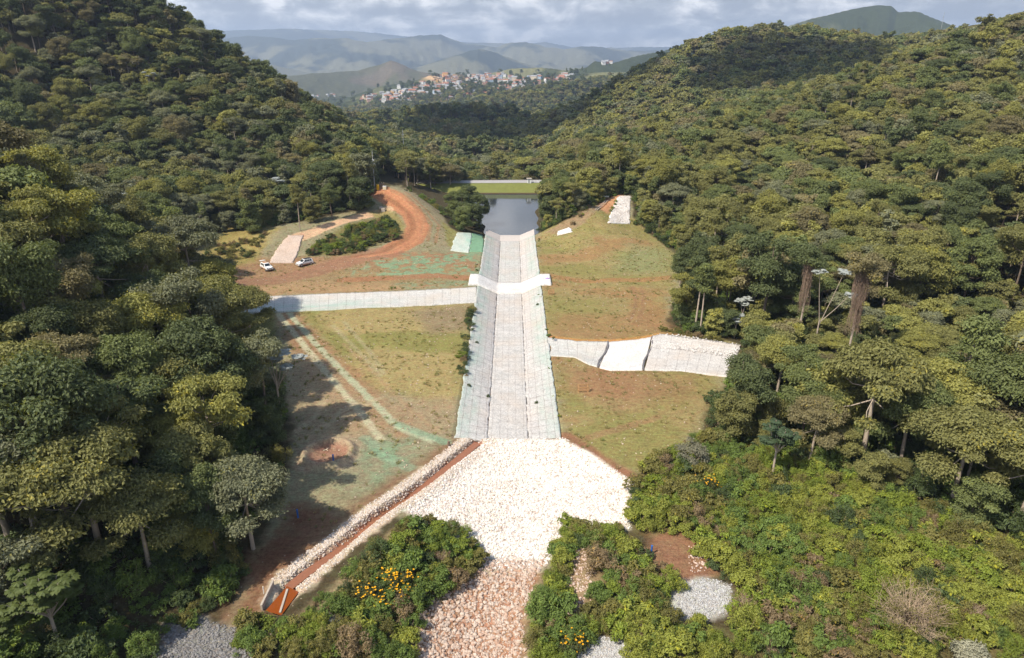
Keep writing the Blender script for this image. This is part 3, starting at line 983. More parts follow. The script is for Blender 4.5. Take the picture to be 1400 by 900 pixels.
small_patch('stone_blanket', 'white and green stone blanket on the bank left of the spillway head', 'stone blanket', [(616, 343), (620, 331), (626, 319)], [(641, 346), (643, 334), (645, 320)], M['teal_mat'],
            lambda X, Y, t, s: .35 + .5 * sstep(.3, .9, t) * sstep(.05, .3, s))
small_patch('stone_blanket', 'deep green sprayed bank strip beside the spillway head', 'stone blanket', [(642, 345), (644, 334), (646, 320)], [(660, 346), (661, 334), (660, 322)], plain('green_spray', (.15, .27, .16), .95, var=.35, scale=.8))
small_patch('stone_blanket', 'small white stone blanket on the right bank near the reservoir', 'stone blanket', [(762, 322), (763, 317)], [(782, 318), (778, 312)], M['white_mat'])
small_patch('stone_chute', 'wide white stone chute climbing to the forest on the right bank', 'stone chute', [(832, 306), (834, 295), (838, 283), (846, 269)], [(861, 306), (861, 295), (861, 283), (862, 269)], M['white_mat'])
small_patch('stone_chute', 'pale pink stone chute on the grassy slope behind the white cars', 'stone chute', [(368, 360), (380, 340), (394, 323)], [(400, 360), (410, 340), (414, 323)], M['pink_stone'])

# water
def flat_poly(name, pts, z, mat):
    mb = MB()
    mb.poly([(x, y, z) for x, y in pts])
    return mb.build(name, mat)


wat = flat_poly('water', [(-34, 211.5), (14, 211.5), (19, 230), (20, 287), (-44, 287), (-44, 235)], -2.0, M['water'])
tag(wat, kind='structure')
pool = flat_poly('water', [(p[0], p[1]) for p in POOL], -.32, M['rust'])
tag(pool, kind='structure')
# ditch bottom: a wet ribbon
Dm, _ = resample(DITCH, 60)
P, f, uv, st = loft([(p[0] - .42, p[1] + .36) for p in Dm], [(p[0] + .42, p[1] - .36) for p in Dm], 4, 120, lambda X, Y, t, s: H(X, Y) * 0 - .42 + 0 * t, 0, thick=.1)
tag(obj('water', mesh_np('water', P, f, [M['mud']], None, uv=uv)), kind='structure')

HAZE, EXPO = 1.25e-4, 0.46
# ------------------------------------------------------------------ trees
def leaves(rg, centers, radii, flats, per, llen, lwid, droop=.25, under=.25, up=.45):
    """leaf-sized faces over clumps; returns verts, faces, lv"""
    Vs, LV = [], []
    for c, r, fl in zip(centers, radii, flats):
        n = max(4, int(per * r * r))
        th = rg.uniform(0, 2 * np.pi, n)
        cz = np.where(rg.random(n) < under, rg.uniform(-1, 0, n), rg.uniform(0, 1, n))
        sr = np.sqrt(1 - cz * cz)
        nd = np.stack([sr * np.cos(th), sr * np.sin(th), cz], 1)
        rad = r * (1 - .55 * rg.random(n) ** 2.2) * (1 + .2 * rg.standard_normal(n))
        P = np.array(c) + nd * rad[:, None] * [1, 1, fl]
        nor = nd * .6 + np.array([0, 0, up]) + rg.standard_normal((n, 3)) * .42
        nor /= np.linalg.norm(nor, axis=1)[:, None]
        d = nd + rg.standard_normal((n, 3)) * .5 + np.array([0, 0, -droop])
        d -= nor * (d * nor).sum(1)[:, None]
        d /= np.linalg.norm(d, axis=1)[:, None] + 1e-9
        s = np.cross(nor, d)
        L = llen * rg.uniform(.65, 1.3, n)[:, None]
        Wd = lwid * rg.uniform(.65, 1.3, n)[:, None]
        q = np.stack([P - d * L * .5, P + s * Wd * .5 + nor * .04, P + d * L * .5 - nor * L * .12, P - s * Wd * .5 + nor * .04], 1)
        Vs.append(q)
        cv = rg.uniform(.25, .75)
        LV.append(np.clip(cv * .5 + rg.random(n) * .5, 0, 1))
    Vq = np.concatenate(Vs)
    n = len(Vq)
    return Vq.reshape(-1, 3), np.arange(n * 4).reshape(n, 4), np.concatenate(LV)


def tube_np(p, q, r0, r1, n=6):
    p, q = np.array(p, float), np.array(q, float)
    d = q - p
    d /= np.linalg.norm(d) + 1e-9
    a = np.cross(d, [0, 0, 1] if abs(d[2]) < .9 else [1, 0, 0])
    a /= np.linalg.norm(a)
    b = np.cross(d, a)
    t = np.linspace(0, 2 * np.pi, n, endpoint=False)
    ring = np.cos(t)[:, None] * a + np.sin(t)[:, None] * b
    Vv = np.concatenate([p + ring * r0, q + ring * r1])
    i = np.arange(n)
    return Vv, np.stack([i, (i + 1) % n, n + (i + 1) % n, n + i], 1)


def tubes(segs, n=6):
    Vs, Fs, k = [], [], 0
    for p, q, a, b in segs:
        v, f = tube_np(p, q, a, b, n)
        Vs.append(v)
        Fs.append(f + k)
        k += len(v)
    return np.concatenate(Vs), np.concatenate(Fs)


def crown_clumps(rg, style):
    if style == 'umbrella':
        Ht, R, n = 12, 4.7, 30
        k = np.arange(n) * .8 + .5
        k = np.where(k < n * .8, k, n * rg.uniform(.3, .95, n))
        r = R * .86 * np.sqrt(np.clip(k / (n * .8), 0, 1))
        th = k * 2.39996 + rg.uniform(-.4, .4, n)
        z = Ht - 1.0 - 3.4 * (r / R) ** 2 + rg.uniform(-1.0, .7, n)
        z[25:] -= rg.uniform(1.5, 3.5, n - 25)
        c = np.stack([r * np.cos(th), r * np.sin(th), z], 1) + rg.uniform(-.5, .5, (n, 3)) * [1, 1, 0]
        rad, fl = rg.uniform(.75, 1.9, n), rg.uniform(.32, .62, n)
        trunk_r, fork = .26, .55
    elif style == 'dome':
        Ht, n = 13, 46
        k = np.arange(n) + .5
        cz = 1 - 1.75 * k / n
        th = k * 2.39996
        sr = np.sqrt(np.clip(1 - cz * cz, 0, 1))
        c = np.stack([3.5 * sr * np.cos(th), 3.5 * sr * np.sin(th), 8 + 4.3 * cz], 1) + rg.uniform(-.5, .5, (n, 3))
        rad, fl = rg.uniform(.6, 1.6, n), rg.uniform(.55, .9, n)
        trunk_r, fork = .3, .3
    elif style == 'slim':
        Ht, n = 15, 15
        z = rg.uniform(8.5, 14, n)
        th = rg.uniform(0, 6.28, n)
        r = rg.uniform(.3, 2.2, n) * (1.15 - (z - 8.5) / 9)
        c = np.stack([r * np.cos(th), r * np.sin(th), z], 1)
        rad, fl = rg.uniform(.8, 1.3, n), rg.uniform(.5, .75, n)
        trunk_r, fork = .17, .72
    elif style == 'open':
        Ht, n = 12.5, 14
        z = rg.uniform(8, 12, n)
        th = np.arange(n) * 2.4 + rg.uniform(-.4, .4, n)
        r = rg.uniform(1.2, 4.4, n) * (1 - .35 * np.maximum(z - 10, 0) / 2)
        c = np.stack([r * np.cos(th), r * np.sin(th), z], 1)
        rad, fl = rg.uniform(.9, 1.5, n), rg.uniform(.35, .55, n)
        trunk_r, fork = .2, .5
    elif style == 'bushy':
        Ht, n = 9, 40
        z = rg.uniform(.8, 8.2, n)
        th = rg.uniform(0, 6.28, n)
        r = 2.7 * np.sqrt(rg.random(n)) * np.sqrt(np.clip(1.1 - ((z - 4) / 5.2) ** 2, .05, 1))
        c = np.stack([r * np.cos(th), r * np.sin(th), z], 1)
        rad, fl = rg.uniform(.8, 1.25, n), rg.uniform(.5, .8, n)
        trunk_r, fork = .15, .2
    else:   # 'billow': tall with heaped rounded masses
        Ht, n = 14, 34
        m_ = rg.uniform(-2.4, 2.4, (5, 3)) * [1, 1, .8] + [0, 0, 10]
        c = m_[rg.integers(0, 5, n)] + rg.standard_normal((n, 3)) * [1.2, 1.2, 1.0]
        rad, fl = rg.uniform(.6, 1.7, n), rg.uniform(.45, .85, n)
        trunk_r, fork = .26, .45
    return Ht, c, rad, fl, trunk_r, fork


def trunk_mesh(rg, Ht, c, trunk_r, fork, mat, nm='trunk'):
    lean = rg.uniform(-.5, .5, 2)
    zf = Ht * fork
    p0, p1 = np.array([0, 0, -1.2]), np.array([lean[0] * .6, lean[1] * .6, zf * .55])
    p2 = np.array([lean[0], lean[1], zf])
    segs = [(p0, p1, trunk_r * 1.25, trunk_r * .85), (p1, p2, trunk_r * .85, trunk_r * .62)]
    hub = p2
    top = np.array([lean[0], lean[1], Ht * .86])
    segs.append((hub, top, trunk_r * .6, trunk_r * .2))
    for k in range(0, len(c), max(1, len(c) // 16)):
        q = np.array(c[k]) - [0, 0, .15]
        t = np.clip((q[2] - zf) / (Ht * .86 - zf + .01) * .6, 0, .8)
        s = hub + (top - hub) * t
        mid = (s + q) / 2 + np.array([0, 0, -.35]) + rg.uniform(-.3, .3, 3)
        segs += [(s, mid, trunk_r * .27, trunk_r * .18), (mid, q, trunk_r * .18, trunk_r * .08)]
    v, f = tubes(segs)
    return v, f


def make_tree(seed, style, mat_leaf, mat_bark, llen=.36, lwid=.20, per=400, lod=False):
    rg = np.random.default_rng(seed)
    Ht, c, rad, fl, tr, fork = crown_clumps(rg, style)
    v, f, lv = leaves(rg, c, rad, fl, per, llen, lwid)
    tv, tf = trunk_mesh(rg, Ht, c, tr, fork, mat_bark)
    if lod:
        Vv = np.concatenate([v, tv])
        Ff = np.concatenate([f, tf + len(v)])
        return mesh_np('forest_tree', Vv, Ff, [mat_leaf, mat_bark], {'lv': ('FACE', 'FLOAT', np.concatenate([lv, np.zeros(len(tf))]))}, mi=[0] * len(f) + [1] * len(tf))
    return (mesh_np('crown', v, f, [mat_leaf], {'lv': ('FACE', 'FLOAT', lv)}), mesh_np('trunk', tv, tf, [mat_bark], smooth=True), Ht, float(np.abs(c[:, :2]).max() + 1))


STYLES = ['umbrella'] * 5 + ['dome'] * 3 + ['slim'] * 3 + ['open'] * 3 + ['billow'] * 4 + ['bushy'] * 3
HI = [make_tree(100 + i, s, M['leaf'], M['bark_pale'] if s in ('slim', 'open', 'umbrella') else M['bark']) for i, s in enumerate(STYLES)]
LO = [make_tree(100 + i, s, M['leaf'], M['bark_pale'] if s in ('slim', 'open') else M['bark'], .62, .36, 120, True) for i, s in enumerate(STYLES)]
LO2 = [make_tree(100 + i, s, M['leaf'], M['bark'], 1.15, .8, 30, True) for i, s in enumerate(STYLES)]
BY = {s: [i for i, q in enumerate(STYLES) if q == s] for s in set(STYLES)}
CROWN_R = {'umbrella': 4.9, 'dome': 4.6, 'slim': 2.9, 'open': 4.8, 'billow': 4.6, 'bushy': 3.4}
SHAPE = {'umbrella': 'broad umbrella-crowned', 'dome': 'dense round-crowned', 'slim': 'slender tall-trunked', 'open': 'open-branched', 'billow': 'heaped-crowned', 'bushy': 'bushy low-branched'}
TK = 1.2
TINTS = {'olive': (.185, .180, .062), 'yellow-green': (.235, .228, .066), 'dark green': (.100, .120, .048), 'brownish': (.190, .165, .080),
         'grey-green': (.180, .185, .105), 'mid-green': (.138, .160, .056)}
TINTS = {k: tuple(TK * q for q in v) for k, v in TINTS.items()}
TN = list(TINTS)

OBST = [wat_ for wat_ in []]
SHRUB_ALL = [SHR_L, SHR_C, SHR_R]
WATER_P = [(-30, 212), (8.5, 212), (12, 230), (14, 287), (-38, 287), (-38, 240), (-27, 226)]
FRONT_OPEN = W0((330, 800), (230, 800), (200, 905), (520, 930), (1420, 930), (1420, 775), (1250, 705), (1110, 655), (965, 600), (870, 660), (860, 720), (745, 775), (640, 775))
DAM_Y = 292


NOTREE = W0((300, 810), (320, 700), (350, 630), (410, 600), (420, 700), (400, 810))


def forest_ok(x, y):
    ok = poly_sd(x, y, CLEAR) < -1.6
    ok &= poly_sd(x, y, WATER_P) < -1.5
    ok &= poly_sd(x, y, FRONT_OPEN) < -.5
    ok &= ~((y > 283) & (y < 308) & (x > -25) & (x < 18))
    ok &= poly_sd(x, y, WH((505, 262), (530, 232), (555, 258), (530, 262))) < .5
    ok &= ~((y < 54) & (x > -40))
    ok &= poly_sd(x, y, SHR_L) < -1
    ok &= poly_sd(x, y, NOTREE) < 0
    return ok


def scatter(x0, x1, y0, y1, sp, seed):
    rg = np.random.default_rng(seed)
    nx_, ny_ = int((x1 - x0) / sp), int((y1 - y0) / sp)
    X, Y = np.meshgrid(np.arange(nx_), np.arange(ny_))
    X = x0 + (X + .5 * (Y % 2) + rg.uniform(-.38, .38, X.shape)) * sp
    Y = y0 + (Y + rg.uniform(-.38, .38, Y.shape)) * sp
    return X.ravel(), Y.ravel()


trees = []       # x, y, z, scale, style index, tint, rotation


def region_tint(x, y, rg):
    if y > 760:
        w = [.25, .12, .4, .08, .05, .1]
    elif x > 10:
        w = [.36, .16, .12, .12, .08, .16]
    elif y > 185:
        w = [.24, .06, .36, .07, .13, .14]
    else:
        w = [.40, .10, .16, .06, .12, .16]
    return rg.choice(len(TN), p=np.array(w) / sum(w))


def add_trees(X, Y, Z, seed, smul=1.0, edge=None):
    rg = np.random.default_rng(seed)
    px, py, d = proj(np.stack([X, Y, Z + 8], -1))
    keep = (d > 8) & (px > -160) & (px < 1560) & (py > -140) & (py < 1060)
    for i in np.where(keep)[0]:
        e = edge is not None and edge[i] > -7
        pr = [.12, .14, .24, .10, .16, .24] if e else [.38, .16, .07, .12, .24, .03]
        st = rg.choice(['umbrella', 'dome', 'slim', 'open', 'billow', 'bushy'], p=pr)
        si = rg.choice(BY[st])
        sc = smul * (.70 + .75 * rg.random() ** 1.3) * (.85 if e else 1)
        tint = region_tint(X[i], Y[i], rg)
        trees.append([X[i], Y[i], Z[i], sc, si, tint, rg.uniform(0, 6.28), rg.uniform(.85, 1.15)])


LOWZONE = W0((1005, 472), (1180, 445), (1430, 445), (1430, 560), (1180, 590), (1010, 545))
X, Y = scatter(-190, 190, 22, 345, 6.0, 1)
m = forest_ok(X, Y) & (poly_sd(X, Y, CLEAR) < -3.3) & (poly_sd(X, Y, LOWZONE) < 0)
X, Y = X[m], Y[m]
nearp = (Y < 135)
keep_ = nearp
add_trees(X[nearp], Y[nearp], H(X[nearp], Y[nearp]), 2, 1.0, poly_sd(X[nearp], Y[nearp], CLEAR))
X, Y = scatter(-190, 190, 135, 345, 4.9, 71)
m = forest_ok(X, Y) & (poly_sd(X, Y, CLEAR) < -2.6) & (poly_sd(X, Y, LOWZONE) < 0)
X, Y = X[m], Y[m]
add_trees(X, Y, H(X, Y), 72, .80, poly_sd(X, Y, CLEAR))
X, Y = scatter(-120, 120, 40, 260, 4.0, 33)       # understorey along the forest edges
e_ = poly_sd(X, Y, CLEAR)
m = forest_ok(X, Y) & ((e_ > -9) | (poly_sd(X, Y, FRONT_OPEN) > -7) | (np.random.default_rng(3).random(len(X)) < .3)) & (poly_sd(X, Y, NOTREE) < -2)
X, Y = X[m], Y[m]
Z = H(X, Y)
rgu = np.random.default_rng(34)
px, py, d = proj(np.stack([X, Y, Z + 4], -1))
for i in np.where((px > -100) & (px < 1500) & (py < 960) & (d > 10))[0]:
    trees.append([X[i], Y[i], Z[i], rgu.uniform(.4, .8), int(rgu.choice(BY['bushy'])), region_tint(X[i], Y[i], rgu), rgu.uniform(0, 6.28), rgu.uniform(.85, 1.15)])
X, Y = scatter(20, 130, 80, 150, 3.6, 35)       # low growth in front of the dead trees
m = (poly_sd(X, Y, LOWZONE) > -.5) & forest_ok(X, Y)
X, Y = X[m], Y[m]
for x_, y_, z_ in zip(X, Y, H(X, Y)):
    trees.append([x_, y_, z_, rgu.uniform(.42, .72), int(rgu.choice(BY['bushy'] + BY['umbrella'][:2])), int(rgu.choice(6, p=[.35, .35, .05, .1, .05, .1])), rgu.uniform(0, 6.28), rgu.uniform(.85, 1.15)])
X, Y = scatter(-330, 560, 345, 800, 6.2, 3)
add_trees(X, Y, H(X, Y), 4, .88)
X, Y = scatter(-420, -190, 200, 345, 5.4, 31)
add_trees(X, Y, H(X, Y), 41, .84)
X, Y = scatter(190, 420, 120, 345, 5.4, 32)
add_trees(X, Y, H(X, Y), 42, .84)
# woods on the far ridges
for (r0, r1, sp_, sm, seed) in ((800, 1250, 9, 1.0, 5), (1250, 1900, 12, 1.15, 6)):
    X, Y = scatter(-700, 900, r0 * .8, r1, sp_, seed)
    r = np.hypot(X, Y)
    az = np.arctan2(X, Y)
    m = (r > r0) & (r < r1) & (np.abs(az) < .72)
    X, Y = X[m], Y[m]
    Z = HF(X, Y)
    add_trees(X, Y, Z, seed + 50, sm)
# scattered trees between the houses
rg = np.random.default_rng(77)
for _ in range(520):
    px, py = rg.uniform(430, 800), rg.uniform(98, 150)
    p = hit_far(px, py)
    if p is not None and 1850 < math.hypot(p[0], p[1]) < 3000 and vnoise(np.array([px * .05]), np.array([py * .16]))[0] > .42:
        trees.append([p[0], p[1], p[2] - 2, rg.uniform(1.1, 1.8), int(rg.integers(0, len(STYLES))), 2, rg.uniform(0, 6), 1.0])

# trees placed one by one: base pixel (ground found under it), crown style, scale, tint, extra height
HAND = [  # px, py, style, scale, tint, label
    (292, 600, 'dome', 1.28, 'dark green', 'massive dense dark green tree bulging over the left edge of the clearing'),
    (262, 600, 'billow', 1.1, 'olive', None), (368, 605, 'bushy', .8, 'dark green', 'small bushy dark tree at the foot of the massive dense tree'),
    (346, 750, 'umbrella', .92, 'grey-green', 'broad rounded tree casting its shadow toward the crater, at the clearing edge'),
    (205, 778, 'umbrella', .88, 'olive', 'umbrella tree with one bare pale trunk standing over dark understorey'),
    (141, 770, 'umbrella', 1.22, 'olive', 'very tall tree with a long thin bare trunk above the dark understorey'),
    (60, 790, 'umbrella', 1.3, 'olive', None), (15, 740, 'umbrella', 1.25, 'grey-green', None), (345, 470, 'umbrella', .95, 'olive', 'olive tree overhanging the left end of the green stained side channel'),
    (300, 445, 'umbrella', 1.05, 'yellow-green', None), (20, 880, 'billow', .9, 'grey-green', None), (255, 740, 'slim', .8, 'dark green', None), (300, 770, 'billow', .62, 'dark green', None),
    (1345, 512, 'slim', .82, 'grey-green', 'lone slender tree with a straight bare pale trunk above low right scrub'),
    (926, 424, 'slim', .95, 'dark green', 'outermost slender tree leaning over the right field'), (950, 450, 'slim', 1.1, 'dark green', None), (957, 456, 'slim', 1.0, 'mid-green', None),
    (995, 425, 'open', .98, 'dark green', None), (1030, 425, 'slim', 1.15, 'mid-green', None), (975, 430, 'slim', 1.1, 'olive', None), (945, 412, 'billow', 1.0, 'dark green', None),
    (1005, 590, 'billow', .92, 'dark green', 'dark leafy tree at the corner beyond the right field'), (1085, 585, 'billow', .9, 'mid-green', None), (1060, 545, 'umbrella', .9, 'yellow-green', None),
    (1300, 690, 'umbrella', 1.05, 'olive', None), (1390, 720, 'umbrella', 1.15, 'olive', None), (1230, 640, 'umbrella', 1.0, 'mid-green', None),
    (455, 300, 'billow', .7, 'mid-green', None), (492, 288, 'bushy', 1.25, 'dark green', None), (345, 318, 'bushy', 1.1, 'mid-green', None), (430, 303, 'bushy', .9, 'olive', None), (410, 315, 'slim', .9, 'olive', None), (480, 285, 'slim', 1.0, 'olive', None),
    ('w', -12.5, 217, 'bushy', .95, 'dark green', 'dark bushy tree right behind the green bank at the left shore of the reservoir'), ('w', -11, 226, 'dome', .78, 'dark green', 'dark tree hanging over the left shore of the reservoir'), ('w', -16, 222, 'bushy', 1.1, 'dark green', None), ('w', -17, 234, 'billow', .8, 'mid-green', None), ('w', -15, 243, 'bushy', 1.1, 'dark green', None), ('w', -20, 228, 'bushy', 1.0, 'mid-green', None),
    ('w', 12.5, 216, 'bushy', 1.15, 'dark green', None), ('w', 12.5, 226, 'dome', .85, 'dark green', 'tall dark tree on the right shore of the reservoir'), ('w', 15.5, 221, 'billow', .9, 'mid-green', None), ('w', 13.5, 236, 'billow', .85, 'dark green', None), ('w', 13.5, 248, 'dome', .85, 'mid-green', None),  ('w', 18, 230, 'billow', 1.0, 'dark green', None),
    (815, 240, 'dome', 1.35, 'mid-green', None), (780, 262, 'slim', 1.1, 'dark green', None), (800, 262, 'billow', 1.15, 'olive', None)]
SPECIAL_XY = []
hand = []
for row in HAND:
    if row[0] == 'w':
        _, x_, y_, st, sc, tn, lb_ = row
        p = (x_, y_, max(Hs(x_, y_), -2.2))
    else:
        px, py, st, sc, tn, lb_ = row
        p = hit(px, py)
    hand.append([p[0], p[1], p[2], sc, BY[st][len(hand) % len(BY[st])], TN.index(tn), random.uniform(0, 6.28), 1.0, lb_])
    SPECIAL_XY.append((p[0], p[1], CROWN_R[st] * sc * .75))
for px, py, r in ((1088, 470, 3), (1155, 515, 3), (1110, 480, 2.5), (85, 893, 4), (385, 560, 2.5), (1055, 655, 2.5), (1012, 460, 2), (40, 905, 6.5), (110, 860, 3), (-60, 940, 7), (-40, 900, 6)):
    p = hit(px, py)
    SPECIAL_XY.append((p[0], p[1], r))
T = trees
xy = np.array([[t[0], t[1]] for t in T])
ok = np.ones(len(T), bool)
for x, y, r in SPECIAL_XY:
    ok &= np.hypot(xy[:, 0] - x, xy[:, 1] - y) > r
trees = [t for t, o in zip(T, ok) if o]
allT = [t + [None] for t in trees] + hand

# which trees show: painter's pass over crown discs
BW, BH = 700, 450
buf = np.full((BH, BW), -1, np.int32)
info = []
for i, t in enumerate(allT):
    st = STYLES[t[4]]
    px, py, d = proj(np.array([t[0], t[1], t[2] + 10.2 * t[3]]))
    info.append((float(px), float(py), float(d), F * CROWN_R[st] * t[3] / float(d), F * 3.6 * t[3] / float(d)))
for i in sorted(range(len(allT)), key=lambda k: -info[k][2]):
    px, py, d, rx, ry = info[i]
    if d < 5:
        continue
    x0, x1, y0, y1 = int((px - rx) / 2), int((px + rx) / 2) + 1, int((py - ry) / 2), int((py + ry * 1.3) / 2) + 1
    x0, x1, y0, y1 = max(x0, 0), min(x1, BW), max(y0, 0), min(y1, BH)
    if x1 > x0 and y1 > y0:
        yy, xx = np.mgrid[y0:y1, x0:x1]
        mm = ((xx * 2 - px) / rx) ** 2 + ((yy * 2 - py) / (ry * 1.15)) ** 2 < 1
        buf[y0:y1, x0:x1][mm] = i
cnt = np.bincount(buf[buf >= 0], minlength=len(allT))
nh = len(hand)
is_hand = np.arange(len(allT)) >= len(allT) - nh
order = [i for i in np.argsort(-cnt) if cnt[i] > 0 and not is_hand[i]]
N_IND = 285 - nh
chosen = set(order[:N_IND]) | set(np.where(is_hand)[0])

# ---------------------------------------------------------------- labels that find one tree
MARKS = [(388, 364, 'the two white cars'), (510, 225, 'the camera mast'), (392, 340, 'the pink stone chute'), (695, 388, 'the white crossing'), (700, 295, 'the reservoir'),
         (672, 256, 'the far grass dam'), (490, 410, 'the left side channel'), (900, 485, 'the right side channel'), (1088, 380, 'the dead trunk with vines'), (1165, 370, 'the dark vine column'),
         (1115, 385, 'the three white-leaved tops'), (700, 660, 'the white rock apron'), (380, 822, 'the orange pool'), (530, 795, 'the yellow flowers'), (890, 750, 'the blue post'),
         (1230, 810, 'the bare twiggy bush'), (960, 820, 'the grey gravel patch'), (85, 800, 'the large-leaved sapling'), (310, 490, 'the massive dark tree'), (370, 650, 'the shadow-casting tree'),
         (230, 660, 'the bare-trunked umbrella tree'), (1345, 420, 'the lone slender tree'), (848, 285, 'the white stone chute'), (1000, 565, 'the dark corner tree'), (450, 622, 'the crater'),
         (385, 490, 'the white-leaved leaning tree'), (700, 850, 'the reddish rubble'), (20, 230, 'the sunlit left ridge'), (215, 20, 'the steep left skyline'), (1180, 15, 'the far right peak'),
         (640, 120, 'the distant town'), (940, 605, 'the grey-leaved bush'), (1390, 35, 'the right skyline'), (1100, 140, 'the right hill shoulder')]


def where(px, py, skip=()):
    best = sorted((math.hypot(px - a, (py - b) * 1.2), a, b, n) for a, b, n in MARKS if n not in skip)[0]
    d, a, b, n = best
    dx, dy = px - a, py - b
    if abs(dx) < .45 * abs(dy):
        w = 'above' if dy < 0 else 'below'
    elif abs(dy) < .45 * abs(dx):
        w = 'to the right of' if dx > 0 else 'to the left of'
    else:
        w = ('above' if dy < 0 else 'below') + (' and right of' if dx > 0 else ' and left of')
    q = 'just ' if d < 55 else ('' if d < 130 else 'well ')
    if w.startswith('to the'):
        q = q.replace('just ', 'close ').replace('well ', 'far ')
    return q + w + ' ' + n


ORD = ['leftmost', 'second', 'third', 'fourth', 'fifth', 'sixth', 'seventh', 'eighth', 'ninth', 'tenth', 'eleventh', 'twelfth']
NUMW = ['', 'one', 'two', 'three', 'four', 'five', 'six', 'seven', 'eight', 'nine', 'ten', 'eleven', 'twelve']


def unique_labels(items):
    """items: (object, description, px, py); identical labels get their order from the left"""
    d = {}
    for o, desc, px, py in items:
        d.setdefault(desc + ' ' + where(px, py), []).append((px, o))
    for lab, L in d.items():
        L.sort(key=lambda q: q[0])
        for k, (px, o) in enumerate(L):
            if len(L) == 1 or len(L) > 12:
                o['label'] = lab
            elif len(lab.split()) > 11:
                o['label'] = lab + ', ' + ('rightmost' if k == len(L) - 1 else ORD[k] + (' one' if k else ''))
            else:
                o['label'] = lab + ', ' + ('rightmost' if k == len(L) - 1 else ORD[k] + (' from left' if k else '')) + ' of ' + NUMW[len(L)]


items = []
tshade = np.random.default_rng(5)
for i in sorted(chosen):
    x, y, z, sc, si, ti, rz, br, lab = allT[i]
    crown, trunk, Ht, cr = HI[si]
    o = thing('forest_tree', 'x', 'tree', (x, y, z), rz, 'trees of the forest on both valley sides')
    o.scale = (sc, sc, sc * (1.0 if lab else tshade.uniform(.9, 1.12)))
    c = obj('crown', crown, o)
    tn = np.array(TINTS[TN[ti]]) * br
    c['tint'] = [float(q) for q in tn]
    obj('trunk', trunk, o)
    if lab:
        o['label'] = lab
    else:
        items.append((o, ('tall ' if sc > 1.1 else ('low ' if sc < .55 else '')) + TN[ti] + ' ' + SHAPE[STYLES[si]] + ' tree', info[i][0], info[i][1]))
unique_labels(items)

# ---------------------------------------------------------------- the rest of the forest: one object
def scatter_object(name, pts, meshes, label=None):
    """points carrying variant, scale, rotation and tint; geometry nodes put a plant on each"""
    src = bpy.data.collections.new(name + '_kinds')
    for k, me in enumerate(meshes):
        so = bpy.data.objects.new('%s_kind_%02d' % (name, k), me)
        src.objects.link(so)
    P = np.array([[p[0], p[1], p[2]] for p in pts], np.float32)
    me = bpy.data.meshes.new(name)
    me.vertices.add(len(P))
    me.vertices.foreach_set('co', P.ravel())
    for nm, typ, arr in (('vi', 'INT', [p[4] for p in pts]), ('scl', 'FLOAT', [p[3] for p in pts]), ('rz', 'FLOAT', [p[6] for p in pts])):
        a = me.attributes.new(nm, typ, 'POINT')
        a.data.foreach_set('value', np.array(arr, np.int32 if typ == 'INT' else np.float32))
    a = me.attributes.new('tint', 'FLOAT_COLOR', 'POINT')
    a.data.foreach_set('color', np.array([[*p[5], 1] for p in pts], np.float32).ravel())
    o = obj(name, me)
    ng = bpy.data.node_groups.new(name, 'GeometryNodeTree')
    ng.interface.new_socket('Geometry', in_out='INPUT', socket_type='NodeSocketGeometry')
    ng.interface.new_socket('Geometry', in_out='OUTPUT', socket_type='NodeSocketGeometry')
    gi, go = ng.nodes.new('NodeGroupInput'), ng.nodes.new('NodeGroupOutput')
    ci = ng.nodes.new('GeometryNodeCollectionInfo')
    ci.inputs['Collection'].default_value = src
    ci.inputs['Separate Children'].default_value = True
    ci.inputs['Reset Children'].default_value = True
    ip = ng.nodes.new('GeometryNodeInstanceOnPoints')
    ip.inputs['Pick Instance'].default_value = True

    def na(nm, typ):
        n = ng.nodes.new('GeometryNodeInputNamedAttribute')
        n.data_type = typ
        n.inputs['Name'].default_value = nm
        return n.outputs['Attribute']
    L = ng.links.new
    L(gi.outputs[0], ip.inputs['Points'])
    L(ci.outputs[0], ip.inputs['Instance'])
    L(na('vi', 'INT'), ip.inputs['Instance Index'])
    L(na('scl', 'FLOAT'), ip.inputs['Scale'])
    cx = ng.nodes.new('ShaderNodeCombineXYZ')
    L(na('rz', 'FLOAT'), cx.inputs['Z'])
    L(cx.outputs[0], ip.inputs['Rotation'])
    L(ip.outputs[0], go.inputs[0])
    md = o.modifiers.new('scatter', 'NODES')
    md.node_group = ng
    tag(o, label, kind='stuff')
    return o


rest, rest2 = [], []
for i, t in enumerate(allT):
    if i in chosen:
        continue
    tn = np.array(TINTS[TN[t[5]]]) * t[7]
    (rest if info[i][2] < 420 else rest2).append([t[0], t[1], t[2], t[3], t[4], tn, t[6]])
scatter_object('forest', rest + [r[:4] + [r[4] + len(LO)] + r[5:] for r in rest2], LO + LO2, 'mixed green forest canopy covering the valley sides')
print('TREES', len(allT), 'near', len(rest), 'far', len(rest2))

